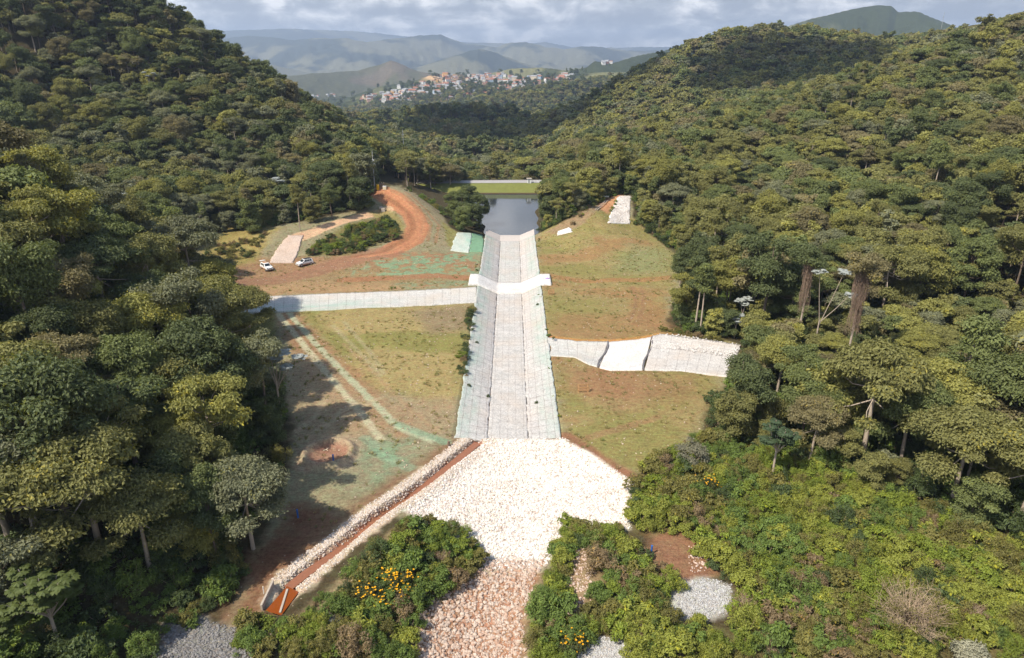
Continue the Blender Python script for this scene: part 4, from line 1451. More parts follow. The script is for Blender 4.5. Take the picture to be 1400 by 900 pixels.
# ---------------------------------------------------------------- shrubs
def make_shrub(seed, kind):
    rg = np.random.default_rng(seed)
    if kind == 'leafy':
        n = 22
        c = np.stack([rg.uniform(-1.1, 1.1, n), rg.uniform(-1.1, 1.1, n), rg.uniform(.5, 1.9, n)], 1)
        c[:, 2] *= 1.05 - .3 * (c[:, 0] ** 2 + c[:, 1] ** 2)
        v, f, lv = leaves(rg, c, rg.uniform(.3, .5, n), np.full(n, .5), 260, .34, .17, .5, .1)
        segs = [((0, 0, -.2), tuple(q - [0, 0, .1]), .035, .012) for q in c[::2]]
    elif kind == 'feathery':
        n = 30
        c = np.stack([rg.uniform(-1.2, 1.2, n), rg.uniform(-1.2, 1.2, n), rg.uniform(.4, 2.1, n)], 1)
        c[:, 2] *= 1.05 - .3 * (c[:, 0] ** 2 + c[:, 1] ** 2)
        v, f, lv = leaves(rg, c, rg.uniform(.25, .5, n), rg.uniform(.8, 1.3, n), 420, .30, .07, -.3, .3, .2)
        segs = [((0, 0, -.2), tuple(q), .03, .01) for q in c[::2]]
    else:   # weedy, low
        n = 14
        c = np.stack([rg.uniform(-1.1, 1.1, n), rg.uniform(-1.1, 1.1, n), rg.uniform(.15, .7, n)], 1)
        v, f, lv = leaves(rg, c, rg.uniform(.3, .5, n), np.full(n, .6), 200, .30, .13, -.1, .15)
        segs = [((0, 0, -.2), tuple(q), .02, .01) for q in c[::2]]
    tv, tf = tubes(segs, 4)
    return v, f, lv, tv, tf


def shrub_meshes(seed, kind):
    v, f, lv, tv, tf = make_shrub(seed, kind)
    return mesh_np('foliage', v, f, [M['leaf']], {'lv': ('FACE', 'FLOAT', lv)}), mesh_np('stems', tv, tf, [M['twig']])


def shrub_lod(seed, kind):
    v, f, lv, tv, tf = make_shrub(seed, kind)
    return mesh_np('shrub', np.concatenate([v, tv]), np.concatenate([f, tf + len(v)]), [M['leaf'], M['twig']],
                   {'lv': ('FACE', 'FLOAT', np.concatenate([lv, np.zeros(len(tf))]))}, mi=[0] * len(f) + [1] * len(tf))


SK = ['leafy', 'leafy', 'leafy', 'feathery', 'feathery', 'feathery', 'weedy', 'weedy']
SHM = [shrub_meshes(300 + i, k) for i, k in enumerate(SK)]
SHL = [shrub_lod(300 + i, k) for i, k in enumerate(SK)]
SCOL = {'bright green': (.20, .245, .038), 'yellow-green': (.25, .268, .05), 'olive': (.19, .175, .052), 'dark green': (.085, .115, .042), 'brownish': (.24, .175, .095), 'fresh green': (.14, .195, .045)}
SCN = list(SCOL)
rg = np.random.default_rng(11)
cand = []
BARE = [q for q in PATCH.values()] + [W0((885, 735), (935, 735), (960, 770), (930, 800), (885, 770)), W0((778, 770), (800, 745), (812, 800), (800, 850), (775, 850))]
for q, wk, wc, sp_ in ((SHR_L, [.45, .4, .15], [.2, .15, .3, .15, .08, .12], 1.55), (SHR_C, [.45, .4, .15], [.2, .2, .28, .1, .1, .12], 1.5), (SHR_R, [.5, .38, .12], [.24, .24, .22, .06, .08, .16], 1.75)):
    qa = np.array(q)
    X, Y = scatter(qa[:, 0].min(), qa[:, 0].max(), qa[:, 1].min(), qa[:, 1].max(), sp_, int(sp_ * 100))
    s = poly_sd(X, Y, q)
    for x, y, e in zip(X, Y, s):
        if e < .1 or any(poly_sd(np.array([x]), np.array([y]), b)[0] > -.3 for b in BARE):
            continue
        if q is SHR_L and math.hypot(*(np.array([x, y]) - at_z(380, 822)[:2])) < 2.5:
            continue
        kind = rg.choice(['leafy', 'feathery', 'weedy'], p=wk)
        si = int(rg.choice([i for i, k in enumerate(SK) if k == kind]))
        # colours come in drifts
        dr = float(fbm(np.array([x * .11 + 5]), np.array([y * .11]), 2)[0])
        ci = int(rg.choice(6, p=np.array(wc))) if rg.random() < .5 else (1 if dr > .56 else (0 if dr > .48 else (2 if dr > .40 else 5)))
        cand.append([x, y, Hs(x, y), rg.uniform(.6, 1.25) * (.8 if e < 1 else 1), si, ci, rg.uniform(0, 6.28)])
# along the channel and on the knolls
for pts, n, s0, ci_ in ([WH((644, 420), (634, 500), (632, 515)), 26, .55, 3], [WH((738, 395), (746, 440), (750, 460)), 8, .28, 5], [WH((752, 500), (764, 590)), 4, .22, 5],
                        [WH((655, 355), (650, 372)), 4, .25, 3], [WH((536, 395), (548, 395)), 2, .4, 5], [WH((737, 325), (735, 345)), 3, .25, 0], [WH((905, 452), (1000, 470)), 16, .55, 2],
                        [WH((868, 305), (905, 330), (935, 352)), 12, .6, 3], [WH((770, 318), (800, 290), (815, 280)), 10, .5, 4], [WH((835, 292), (845, 275)), 5, .5, 0]):
    pp, _ = resample(pts, n * 3)
    for k in rg.choice(len(pp), n, replace=False):
        x, y = pp[k] + rg.uniform(-.5, .5, 2)
        cand.append([x, y, Hs(x, y), s0 * rg.uniform(.6, 1.3), int(rg.integers(0, 8)), ci_ if rg.random() < .7 else int(rg.integers(0, 6)), rg.uniform(0, 6.28)])
for poly, n, s0, cols in ((WH((430, 335), (500, 308), (530, 298), (545, 312), (540, 328), (480, 348), (415, 350)), 170, .85, [3, 3, 2, 0, 5, 4]), (WH((265, 360), (300, 335), (375, 315), (345, 350), (310, 365)), 60, .6, [3, 2, 2, 4]),
                          (WH((535, 255), (560, 258), (600, 292), (612, 300), (590, 275)), 30, .9, [3, 5, 2]), (W0((405, 842), (500, 768), (572, 722), (590, 730), (520, 780), (440, 855)), 26, .4, [2, 4, 5]), (W0((320, 838), (358, 850), (375, 905), (320, 905)), 7, .9, [0, 2, 5]), (W0((388, 852), (432, 852), (432, 910), (384, 910)), 10, .75, [1, 0, 2]),
                          (W0((405, 605), (330, 690), (320, 800), (250, 850), (300, 780), (380, 640)), 30, 1.0, [3, 3, 5, 2])):
    a = np.array(poly)
    k = 0
    while k < n:
        x, y = rg.uniform(a[:, 0].min(), a[:, 0].max()), rg.uniform(a[:, 1].min(), a[:, 1].max())
        if poly_sd(np.array([x]), np.array([y]), poly)[0] > 0:
            k += 1
            cand.append([x, y, Hs(x, y), s0 * rg.uniform(.55, 1.25), int(rg.integers(0, 8)), cols[int(rg.integers(0, len(cols)))], rg.uniform(0, 6.28)])
for px, py in ((733, 551), (641, 531), (668, 540), (757, 470), (652, 470), (735, 418)):
    p = at_z(px, py, -.6)
    d_ = abs(p[0] - CX)
    z_ = float(floor_z(p[1])) * (1 - max(0, d_ - 2.95) / 4.6)
    cand.append([p[0], p[1], z_, rg.uniform(.22, .34), int(rg.integers(0, 8)), 3, 0.0])
sz = []
for c in cand:
    px, py, d = proj(np.array([c[0], c[1], c[2] + 1]))
    inside = -20 < px < 1420 and -20 < py < 915
    sz.append((F * 1.4 * c[3] / float(d) if inside else -1, float(px), float(py)))
order = sorted(range(len(cand)), key=lambda i: -sz[i][0])
per_kind = {'leafy': 0, 'feathery': 0, 'weedy': 0}
LIM = {'leafy': 150, 'feathery': 110, 'weedy': 40}
KN = {'leafy': 'leafy shrub', 'feathery': 'feathery bush', 'weedy': 'low weedy bush'}
items, left = [], []
for i in order:
    x, y, z, sc, si, ci, rz = cand[i]
    k = SK[si]
    jit = np.random.default_rng(i).uniform(.85, 1.15)
    tn = np.array(SCOL[SCN[ci]]) * jit
    if sz[i][0] > 0 and per_kind[k] < LIM[k]:
        per_kind[k] += 1
        nm = {'leafy': 'leafy_shrub', 'feathery': 'feathery_bush', 'weedy': 'weedy_bush'}[k]
        o = thing(nm, 'x', 'shrub' if k == 'leafy' else 'bush', (x, y, z), rz, {'leafy': 'leafy shrubs of the scrub', 'feathery': 'feathery bushes of the scrub', 'weedy': 'low weedy bushes'}[k])
        o.scale = (sc, sc, sc)
        c = obj('foliage', SHM[si][0], o)
        c['tint'] = [float(q) for q in tn]
        obj('stems', SHM[si][1], o)
        items.append((o, SCN[ci] + ' ' + KN[k], sz[i][1], sz[i][2]))
    else:
        left.append([x, y, z, sc, si, tn, rz])
unique_labels(items)
# undergrowth: low plants on the forest floor and between the shrubs, nobody could count them
rg = np.random.default_rng(13)
X, Y = scatter(-75, 100, 28, 240, 2.1, 15)
m = forest_ok(X, Y)
for q in SHRUB_ALL:
    m |= poly_sd(X, Y, q) > .2
for b in BARE:
    m &= poly_sd(X, Y, b) < -.2
m |= poly_sd(X, Y, W0((400, 600), (330, 690), (315, 800), (225, 835), (212, 930), (-90, 960), (-90, 700), (300, 700))) > 0
m &= poly_sd(X, Y, POOL) < -.6
for b in PATCH.values():
    m &= poly_sd(X, Y, b) < .2
for q in ([p for p in SHR_R], ):
    pass
dd, _ = seg_dist(X, Y, DITCH)
m &= dd > 3.4
px, py, d = proj(np.stack([X, Y, H(X, Y)], -1))
m &= (px > -80) & (px < 1480) & (py < 960)
X, Y = X[m], Y[m]
Z = H(X, Y)
insh = np.zeros(len(X), bool)
for q in SHRUB_ALL:
    insh |= poly_sd(X, Y, q) > 0
for x, y, z, ish in zip(X, Y, Z, insh):
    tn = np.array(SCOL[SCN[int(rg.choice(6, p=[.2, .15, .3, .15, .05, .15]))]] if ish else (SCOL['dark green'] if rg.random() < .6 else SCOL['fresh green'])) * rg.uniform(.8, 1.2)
    left.append([x, y, z, rg.uniform(.5, .9) if ish else rg.uniform(.7, 1.5), int(rg.integers(0, 8)), tn, rg.uniform(0, 6.28)])
scatter_object('undergrowth', left, SHL, 'low green undergrowth between the shrubs and under the trees')
print('SHRUBS', per_kind, len(left))

# ---------------------------------------------------------------- short grass on the fields
def tuft(seed):
    rg = np.random.default_rng(seed)
    n = 34
    a, r = rg.uniform(0, 6.28, n), .32 * np.sqrt(rg.random(n))
    b = np.stack([r * np.cos(a), r * np.sin(a), np.zeros(n)], 1)
    t = b + np.stack([np.cos(a) * rg.uniform(.05, .25, n), np.sin(a) * rg.uniform(.05, .25, n), rg.uniform(.12, .38, n)], 1)
    s = np.stack([-np.sin(a), np.cos(a), 0 * a], 1) * .028
    V = np.stack([b - s, b + s, t + s * .3, t - s * .3], 1)
    return mesh_np('tuft', V.reshape(-1, 3), np.arange(n * 4).reshape(n, 4), [M['leaf']], {'lv': ('FACE', 'FLOAT', rg.uniform(.2, .75, n))})


rg = np.random.default_rng(91)
pts = []
X = rg.uniform(-76, 46, 60000)
Y = rg.uniform(44, 215, 60000)
g1 = fbm(X * .3, Y * .3, 4)
m = (poly_sd(X, Y, CLEAR) > .3) & (rg.random(len(X)) < sstep(.38, .62, g1) * .20)
m &= ~((poly_sd(X, Y, W0((470, 375), (540, 352), (655, 345), (655, 376), (560, 378))) > 0) & (rg.random(len(X)) < .8))
for q in (BND['apron'], BND['outlet'], LSIDE_TOP + LSIDE_BOT[::-1], RSIDE_TOP + RSIDE_BOT[::-1]):
    m &= poly_sd(X, Y, q) < -.4
m &= np.abs(X - CX) > 7.8
m &= seg_dist(X, Y, DITCH)[0] > 3
m &= seg_dist(X, Y, ROAD)[0] > 3.4
m &= seg_dist(X, Y, UPTRACK)[0] > 2
m &= ~((X < -24) & (Y < 80) & (rg.random(len(X)) < .85))
X, Y, g1 = X[m], Y[m], g1[m]
for x, y, z in zip(X, Y, H(X, Y)):
    k = rg.uniform(.8, 1.2)
    c = (.26, .235, .085) if rg.random() < .6 else ((.34, .28, .13) if rg.random() < .6 else (.18, .20, .06))
    pts.append([x, y, z, rg.uniform(.35, .95), int(rg.integers(0, 4)), np.array(c) * k, rg.uniform(0, 6.28)])
scatter_object('grass', pts, [tuft(i) for i in range(4)], 'thin short grass growing on the bare fields')
print('GRASS', len(pts))

# ---------------------------------------------------------------- particular plants
def finish_plant(name, label, cat, base, parts, tint, rz=0, group=None, scale=1.0):
    o = thing(name, label, cat, base, rz, group)
    o.scale = (scale,) * 3
    for nm, me in parts:
        c = obj(nm, me, o)
        if tint is not None:
            c['tint'] = [float(q) for q in tint]
    return o


def rosette(rg, c, r, nleaf, wid, tilt=.2, up=0.0):
    """a whorl of large lobed leaves: each leaf a fan of fingers"""
    V_, LV = [], []
    c = np.array(c, float)
    for k in range(nleaf):
        a = 2 * np.pi * k / nleaf + rg.uniform(-.25, .25)
        tl = rg.uniform(.05, .4) * tilt * 3 - up
        d = np.array([math.cos(a) * math.cos(tl), math.sin(a) * math.cos(tl), -math.sin(tl)])
        lc = c + d * r * .62 + np.array([0, 0, rg.uniform(-.08, .12)])
        for j in range(8):
            b = 2 * np.pi * j / 8 + rg.uniform(-.12, .12)
            s = np.array([math.cos(b), math.sin(b), -.35 + rg.uniform(-.12, .12)])
            s /= np.linalg.norm(s)
            n = np.array([0, 0, 1.0]) + d * .15
            w = np.cross(n, s)
            w /= np.linalg.norm(w)
            L = r * .52 * rg.uniform(.85, 1.1)
            V_.append([lc, lc + s * L * .6 + w * wid * .5, lc + s * L, lc + s * L * .6 - w * wid * .5])
            LV.append(rg.uniform(.35, .7))
    Vq = np.array(V_)
    return Vq.reshape(-1, 3), np.array(LV)


def cecropia(seed, tips, base_h, r, nleaf, wid, mat, up=0.0):
    rg = np.random.default_rng(seed)
    Vs, LVs, segs = [], [], [((0, 0, -1), (0, 0, base_h), .17, .13)]
    for t in tips:
        t = np.array(t, float)
        s = np.array([0, 0, base_h * rg.uniform(.8, 1)])
        mid = s + (t - s) * .55 + np.array([0, 0, -.25])
        segs += [(s, mid, .075, .055), (mid, t, .055, .035)]
        for q in range(4 if up else 2):
            o_ = rg.uniform(-.7, .7, 3) * [1, 1, .35] if q > 1 else np.zeros(3)
            v, lv = rosette(rg, t + np.array([0, 0, .12 - .28 * min(q, 1)]) + o_, r * (1 - .1 * q) * rg.uniform(.85, 1.1), nleaf, wid, .4 if up else .75, up)
            Vs.append(v)
            LVs.append(lv)
    v = np.concatenate(Vs)
    lv = np.concatenate(LVs)
    f = np.arange(len(v)).reshape(-1, 4)
    tv, tf = tubes(segs, 8)
    return [('crown', mesh_np('crown', v, f, [mat], {'lv': ('FACE', 'FLOAT', lv)})), ('trunk', mesh_np('trunk', tv, tf, [M['bark_pale']], smooth=True))]


rg = np.random.default_rng(21)
p = hit(85, 893)
tips = [(rg.uniform(-2.2, 2.3), rg.uniform(-1.5, 1.5), rg.uniform(6.6, 9.0)) for _ in range(22)]
finish_plant('large_leaved_tree', 'young tree with big drooping hand-shaped leaves on a forked pale trunk, lower left', 'tree', p, cecropia(1, tips, 4.8, .95, 8, .24, M['leaf']), (.10, .125, .035))
p = hit(18, 893)
tips = [(rg.uniform(-2.0, 2.2), rg.uniform(-1.4, 1.4), rg.uniform(4.0, 5.8)) for _ in range(16)]
finish_plant('large_leaved_tree', 'shorter big-leaved tree with one orange dead leaf, left of the forked-trunk young tree', 'tree', p, cecropia(2, tips, 3.2, .8, 8, .2, M['leaf']), (.095, .125, .035))
p = hit(1055, 655)
tips = [(rg.uniform(-1.5, 1.5), rg.uniform(-1.3, 1.3), rg.uniform(5.4, 8.2)) for _ in range(14)]
finish_plant('large_leaved_tree', 'blue-green young tree with drooping whorls rising from the yellow-green scrub', 'tree', p, cecropia(3, tips, 4.6, 1.0, 8, .24, M['leaf']), (.065, .095, .045))
SIL = (.34, .36, .33)
GW = 'silver-leaved trees'
p = hit(386, 582)
tips = [(-.2, -.3, 11.5), (1.6, .2, 12.0), (3.4, .3, 11.2), (1.8, -.4, 9.8), (.2, .6, 10.6), (-1.2, .5, 10.8)]
finish_plant('silver_leaved_tree', 'leaning silver-white leaved tree in front of the left field', 'tree', p, cecropia(4, tips, 6.8, .95, 7, .25, M['silver'], .1), SIL, 0, GW)
p = hit(1112, 485)
q = at_y(1112, 485, p[1])
sc = F / float(proj(p)[2])
tips = [((1100 - 1112) / sc, -.2, (485 - 372) / sc / .93), ((1135 - 1112) / sc, .2, (485 - 374) / sc / .93), ((1148 - 1112) / sc, 0, (485 - 403) / sc / .93)]
finish_plant('silver_leaved_tree', 'silver-white tree holding three flat tops on bare forked branches', 'tree', p, cecropia(5, tips, 6.8, 1.15, 8, .34, M['silver'], .15), SIL, 0, GW)
for px, py, top, lab in ((1012, 455, 410, 'silver-white tree top at the forest edge above the right side channel'), (1004, 462, 433, 'lower silver-white tree top beside the right side channel trees')):
    p = hit(px, py)
    s_ = F / float(proj(p)[2])
    h_ = (py - top) / s_ / .93
    finish_plant('silver_leaved_tree', lab, 'tree', p, cecropia(px, [(-.7, 0, h_), (.6, .2, h_ + .3), (.1, -.4, h_ - .6)], h_ * .6, .9, 8, .3, M['silver'], .1), SIL, 0, GW)
for px, py, up_, lab in ((213, 133, 9, 'lone silver-white tree on the shaded left hill'), (205, 318, 8, 'silver-white top in the sunlit left foreground canopy'), (172, 312, 8, 'farther silver-white top left of another in the sunlit left canopy'),
                         (990, 266, 9, 'silver-white top in the right forest above the field corner'), (570, 232, 6, 'silver-white leaved tree behind the road crest by the mast'), (582, 242, 5, 'silver-white branches right of the road crest, by the reservoir woods'), (385, 283, 8, 'pale silver tree on the wooded slope above the pink stone chute')):
    p = hit(px, py + 12)
    n_ = 5
    tips = [(rg.uniform(-1.8, 1.8), rg.uniform(-1, 1), up_ + 3.5 + rg.uniform(-.8, .8)) for _ in range(n_)]
    finish_plant('silver_leaved_tree', lab, 'tree', p, cecropia(px, tips, up_ - 1, 1.0, 8, .34, M['silver'], .1), SIL, 0, GW)


def vine_tree(seed, h, w, n):
    rg = np.random.default_rng(seed)
    segs = [((0, 0, -1), (.15, .1, h * .5), .22, .17), ((.15, .1, h * .5), (-.1, 0, h), .17, .1)]
    for k in range(7):
        z = rg.uniform(.4, .95) * h
        a = rg.uniform(0, 6.28)
        segs.append(((0, 0, z), (math.cos(a) * w, math.sin(a) * w, z + rg.uniform(0, 1)), .07, .03))
    vs = []
    for k in range(n):
        a, r = rg.uniform(0, 6.28), w * math.sqrt(rg.random())
        z = h * (1 - .45 * rg.random() ** 1.5)
        L = rg.uniform(.8, 3.5)
        x, y = r * math.cos(a) * (.75 + .25 * math.sin(z * .8)), r * math.sin(a)
        for q in range(3):
            p0 = (x, y, z)
            x, y, z = x * .97 + rg.uniform(-.16, .16), y * .97 + rg.uniform(-.16, .16), z - L / 3
            if z > .2:
                vs.append((p0, (x, y, z), rg.uniform(.012, .032), .012))
    tv, tf = tubes(segs, 7)
    vv, vf = tubes(vs, 3)
    n_ = 16
    c = rg.uniform(-2.2, 2.2, (n_, 3)) * [1, 1, .6] + [0, 0, h + .2]
    v, f, lv = leaves(rg, c, rg.uniform(.8, 1.4, n_), np.full(n_, .6), 260, .36, .2)
    return [('crown', mesh_np('crown', v, f, [M['leaf']], {'lv': ('FACE', 'FLOAT', lv)})), ('trunk', mesh_np('trunk', tv, tf, [M['bark_pale']], smooth=True)), ('dry_vines', mesh_np('dry_vines', vv, vf, [M['vine']]))]


p = hit(1088, 478)
finish_plant('dead_tree', 'dead trunk hung with dry brown vines at the right forest front', 'tree', p, vine_tree(1, 18, 1.1, 620), TINTS['dark green'])
p = hit(1152, 520)
finish_plant('dead_tree', 'taller dead tree wrapped in a thick dark brown vine column', 'tree', p, vine_tree(2, 20, 1.3, 900), TINTS['brownish'])


def bush_grey(seed, R, h):
    rg = np.random.default_rng(seed)
    n = 34
    c = rg.standard_normal((n, 3))
    c /= np.linalg.norm(c, axis=1)[:, None]
    c = c * [R, R, h * .5] * rg.uniform(.5, 1, n)[:, None] + [0, 0, h * .55]
    v, f, lv = leaves(rg, c, rg.uniform(.4, .7, n), np.full(n, .7), 330, .26, .12, 0, .3)
    tv, tf = tubes([((0, 0, -.2), tuple(q), .05, .015) for q in c[::2]], 5)
    return [('foliage', mesh_np('foliage', v, f, [M['silver']], {'lv': ('FACE', 'FLOAT', lv)})), ('stems', mesh_np('stems', tv, tf, [M['twig']]))]


finish_plant('grey_bush', 'big grey-leaved bush between the right field and the yellow-green scrub', 'bush', hit(943, 640), bush_grey(1, 2.1, 3.8), (.20, .19, .125))
finish_plant('grey_bush', 'small pale grey bush at the bottom right of the photo', 'bush', hit(1322, 905), bush_grey(2, 1.1, 1.7), (.30, .29, .20))


tw_items = []


def twig_bush(seed, R, h, n):
    rg = np.random.default_rng(seed)
    segs, leafc = [], []
    for k in range(n):
        a, r = rg.uniform(0, 6.28), R * rg.uniform(.35, 1)
        p = np.array([rg.uniform(-.5, .5), rg.uniform(-.5, .5), -.2])
        e = np.array([r * math.cos(a), r * math.sin(a), h * rg.uniform(.65, 1.05) * (1.1 - .35 * r / R)])
        m_ = (p + e) / 2 + np.array([-.25 * math.cos(a) * r, -.25 * math.sin(a) * r, .2])
        segs += [(p, m_, .045, .03), (m_, e, .03, .012)]
        for q in range(6):
            s = m_ + (e - m_) * rg.uniform(.1, .9)
            segs.append((s, s + rg.uniform(-.7, .7, 3) * [1, 1, .5] + [0, 0, .55], .018, .008))
        leafc.append(e)
    tv, tf = tubes(segs, 4)
    lc = np.array(leafc)
    v, f, lv = leaves(rg, lc, rg.uniform(.25, .5, len(lc)), np.full(len(lc), .8), 110, .22, .06, 0, .3)
    return [('twigs', mesh_np('twigs', tv, tf, [M['twig']])), ('foliage', mesh_np('foliage', v, f, [M['leaf']], {'lv': ('FACE', 'FLOAT', lv)}))]


finish_plant('twiggy_bush', 'large nearly bare brown twiggy bush in the lower right scrub', 'bush', hit(1238, 868), twig_bush(1, 4.0, 5.0, 170), (.17, .15, .04))
for k, (px, py, s_) in enumerate(((1015, 835, .5), (1090, 800, .45), (1140, 745, .42), (985, 735, .38), (1330, 850, .5), (905, 805, .4), (605, 770, .4), (870, 870, .4), (1050, 890, .5))):
    o = finish_plant('twiggy_bush', 'x', 'bush', hit(px, py), twig_bush(k + 3, 2.6, 3.6, 60), (.22, .13, .075), k, 'small brown twiggy bushes in the scrub', s_)
    tw_items.append((o, 'small half-dry brown twiggy bush', px, py))
unique_labels(tw_items)


M['petal'] = plain('yellow_petals', (.85, .42, .01), .6, var=.1)


def flower_bush(seed, R, h, nf):
    rg = np.random.default_rng(seed)
    n = 26
    c = np.stack([rg.uniform(-R, R, n), rg.uniform(-R, R, n), rg.uniform(.3, h, n)], 1)
    c[:, 2] *= 1 - .3 * (c[:, 0] ** 2 + c[:, 1] ** 2) / R ** 2
    v, f, lv = leaves(rg, c, rg.uniform(.35, .6, n), np.full(n, .8), 300, .26, .10, -.1, .25)
    tv, tf = tubes([((0, 0, -.2), tuple(q), .03, .01) for q in c], 4)
    Vf, Ff, k = [], [], 0
    for _ in range(nf):
        q = c[rg.integers(0, n)] + rg.uniform(-.55, .55, 3) + [0, 0, .42]
        for j in range(5):
            a = 2 * math.pi * j / 5 + rg.random()
            d = np.array([math.cos(a), math.sin(a), .25])
            w = np.array([-math.sin(a), math.cos(a), 0])
            s = rg.uniform(.09, .14)
            Vf += [q, q + d * s * .6 + w * s * .35, q + d * s, q + d * s * .6 - w * s * .35]
            Ff.append([k, k + 1, k + 2, k + 3])
            k += 4
    nf_ = len(Ff)
    return [('foliage', mesh_np('foliage', np.concatenate([v, np.array(Vf)]), np.concatenate([f, np.array(Ff) + len(v)]), [M['leaf'], M['petal']], {'lv': ('FACE', 'FLOAT', np.concatenate([lv, np.zeros(nf_)]))}, mi=[0] * len(f) + [1] * nf_)),
            ('stems', mesh_np('stems', tv, tf, [M['twig']]))]


GF = 'yellow flowering bushes'
for k, (px, py, R, h, nf, lab) in enumerate(((545, 812, 1.6, 2.3, 170, 'widest yellow flowering bush, in the scrub left of the reddish rubble'), (505, 822, 1.1, 1.6, 60, 'yellow flowering bush left of the widest one'),
                                             (522, 838, .9, 1.4, 50, 'low yellow flowering bush below the widest one'), (782, 888, 1.0, 1.5, 45, 'yellow flowering bush at the bottom of the photo right of the reddish rubble'),
                                             (965, 672, 1.0, 2.0, 45, 'golden flowering bush in the scrub below the grey-leaved bush'))):
    finish_plant('flowering_bush', lab, 'bush', hit(px, py), flower_bush(k + 1, R, h, nf), (.075, .085, .03), 0, GF)

# ---------------------------------------------------------------- stones
ICO = None


def ico():
    bm = bmesh.new()
    bmesh.ops.create_icosphere(bm, subdivisions=1, radius=1)
    v = np.array([q.co[:] for q in bm.verts])
    bm.verts.index_update()
    f = np.array([[q.index for q in fc_.verts] for fc_ in bm.faces])
    bm.free()
    return v, f


ICO = ico()


def stones(name, polys, n, smin, smax, c0, c1, label, seed, sink=.25, zoff=0.0):
    rg = np.random.default_rng(seed)
    v0, f0 = ICO
    P = []
    for poly, cnt in zip(polys, n):
        a = np.array(poly)
        got = 0
        while got < cnt:
            x = rg.uniform(a[:, 0].min(), a[:, 0].max(), cnt)
            y = rg.uniform(a[:, 1].min(), a[:, 1].max(), cnt)
            m = poly_sd(x, y, poly) + rg.uniform(-.6, .2, cnt) > 0
            P.append(np.stack([x[m], y[m]], 1))
            got += m.sum()
    P = np.concatenate(P)
    k = len(P)
    s = smin + (smax - smin) * rg.random(k) ** 2.2
    Z = H(P[:, 0], P[:, 1])
    ax = rg.uniform(.6, 1.25, (k, 1, 3)) * [1, 1, .75]
    jit = 1 + rg.uniform(-.28, .28, (k, len(v0), 1))
    th = rg.uniform(0, 6.28, k)
    cs, sn = np.cos(th)[:, None], np.sin(th)[:, None]
    Q = v0[None] * ax * jit * s[:, None, None]
    X = Q[..., 0] * cs - Q[..., 1] * sn
    Yq = Q[..., 0] * sn + Q[..., 1] * cs
    V = np.stack([X + P[:, 0:1], Yq + P[:, 1:2], Q[..., 2] + Z[:, None] + (s * sink)[:, None] + zoff], -1).reshape(-1, 3)
    Ff = (f0[None] + (np.arange(k) * len(v0))[:, None, None]).reshape(-1, 3)
    t = rg.random((k, 1)) ** 2.5
    c = (np.array(c0) * (1 - t) + np.array(c1) * t) * rg.uniform(.88, 1.08, (k, 1))
    c = np.repeat(np.concatenate([np.minimum(c, .9), np.ones((k, 1))], 1), len(v0), 0)
    o = obj(name, mesh_np(name, V, Ff, [M['stone']], {'col': ('POINT', 'FLOAT_COLOR', c)}))
    tag(o, label, kind='stuff')
    return o


stones('rubble', [BND['apron']], [16000], .05, .17, (.74, .68, .62), (.40, .31, .24), 'white broken rock covering the apron below the spillway', 1)
stones('rubble', [BND['outlet']], [4200], .06, .26, (.50, .40, .32), (.36, .20, .125), 'reddish and pale rubble in the lower outlet', 2)
off = lambda a, b: [(p[0] + a, p[1] + b) for p in resample(DITCH, 30)[0]]
nrm = np.array([DITCH[-1][1] - DITCH[0][1], -(DITCH[-1][0] - DITCH[0][0])])
nrm /= np.linalg.norm(nrm)
L1_, L2_, R1_, R2_ = (off(*(nrm * k)) for k in (2.3, .62, -.62, -2.2))
if True:
    stones('gravel', [L1_ + L2_[::-1], R1_ + R2_[::-1]], [5000, 2800], .05, .14, (.60, .53, .46), (.46, .34, .23), 'pale stones lining the red drainage ditch', 3)
stones('gravel', [PATCH['gravel_right'], PATCH['gravel_mid'], PATCH['gravel_small']], [1800, 1400, 300], .05, .15, (.44, .43, .41), (.28, .26, .24), 'grey gravel patches in the lower scrub', 4)
stones('gravel', [PATCH['gravel_left']], [1800], .05, .17, (.23, .22, .21), (.14, .13, .12), 'dark grey gravel at the bottom left', 5)
stones('pebbles', [W0((400, 430), (645, 416), (622, 598), (480, 690)), [(q[0], q[1]) for q in RF], W0((320, 395), (330, 365), (650, 352), (650, 392))], [700, 700, 260], .05, .17, (.50, .40, .30), (.36, .24, .15), 'scattered stones on the bare fields', 6)
stones('gravel', [WH((832, 306), (838, 283), (846, 269), (862, 269), (861, 306))], [1500], .07, .2, (.62, .57, .52), (.46, .40, .35), 'white rocks on the right bank chute', 7, zoff=.22)
stones('gravel', [[tuple(q) for q in TR[112:]] + [tuple(q) for q in (TR[112:] * .6 + BR[112:] * .4)][::-1]], [1800], .06, .2, (.62, .59, .55), (.48, .43, .38), 'white loose rock along the right side channel', 8, zoff=.5)
stones('gravel', [W0((770, 760), (800, 740), (815, 800), (800, 860), (770, 850)), W0((940, 750), (1000, 745), (1000, 780), (945, 790))], [300, 200], .07, .2, (.56, .44, .36), (.42, .27, .18), 'pinkish rubble showing through the scrub', 9)

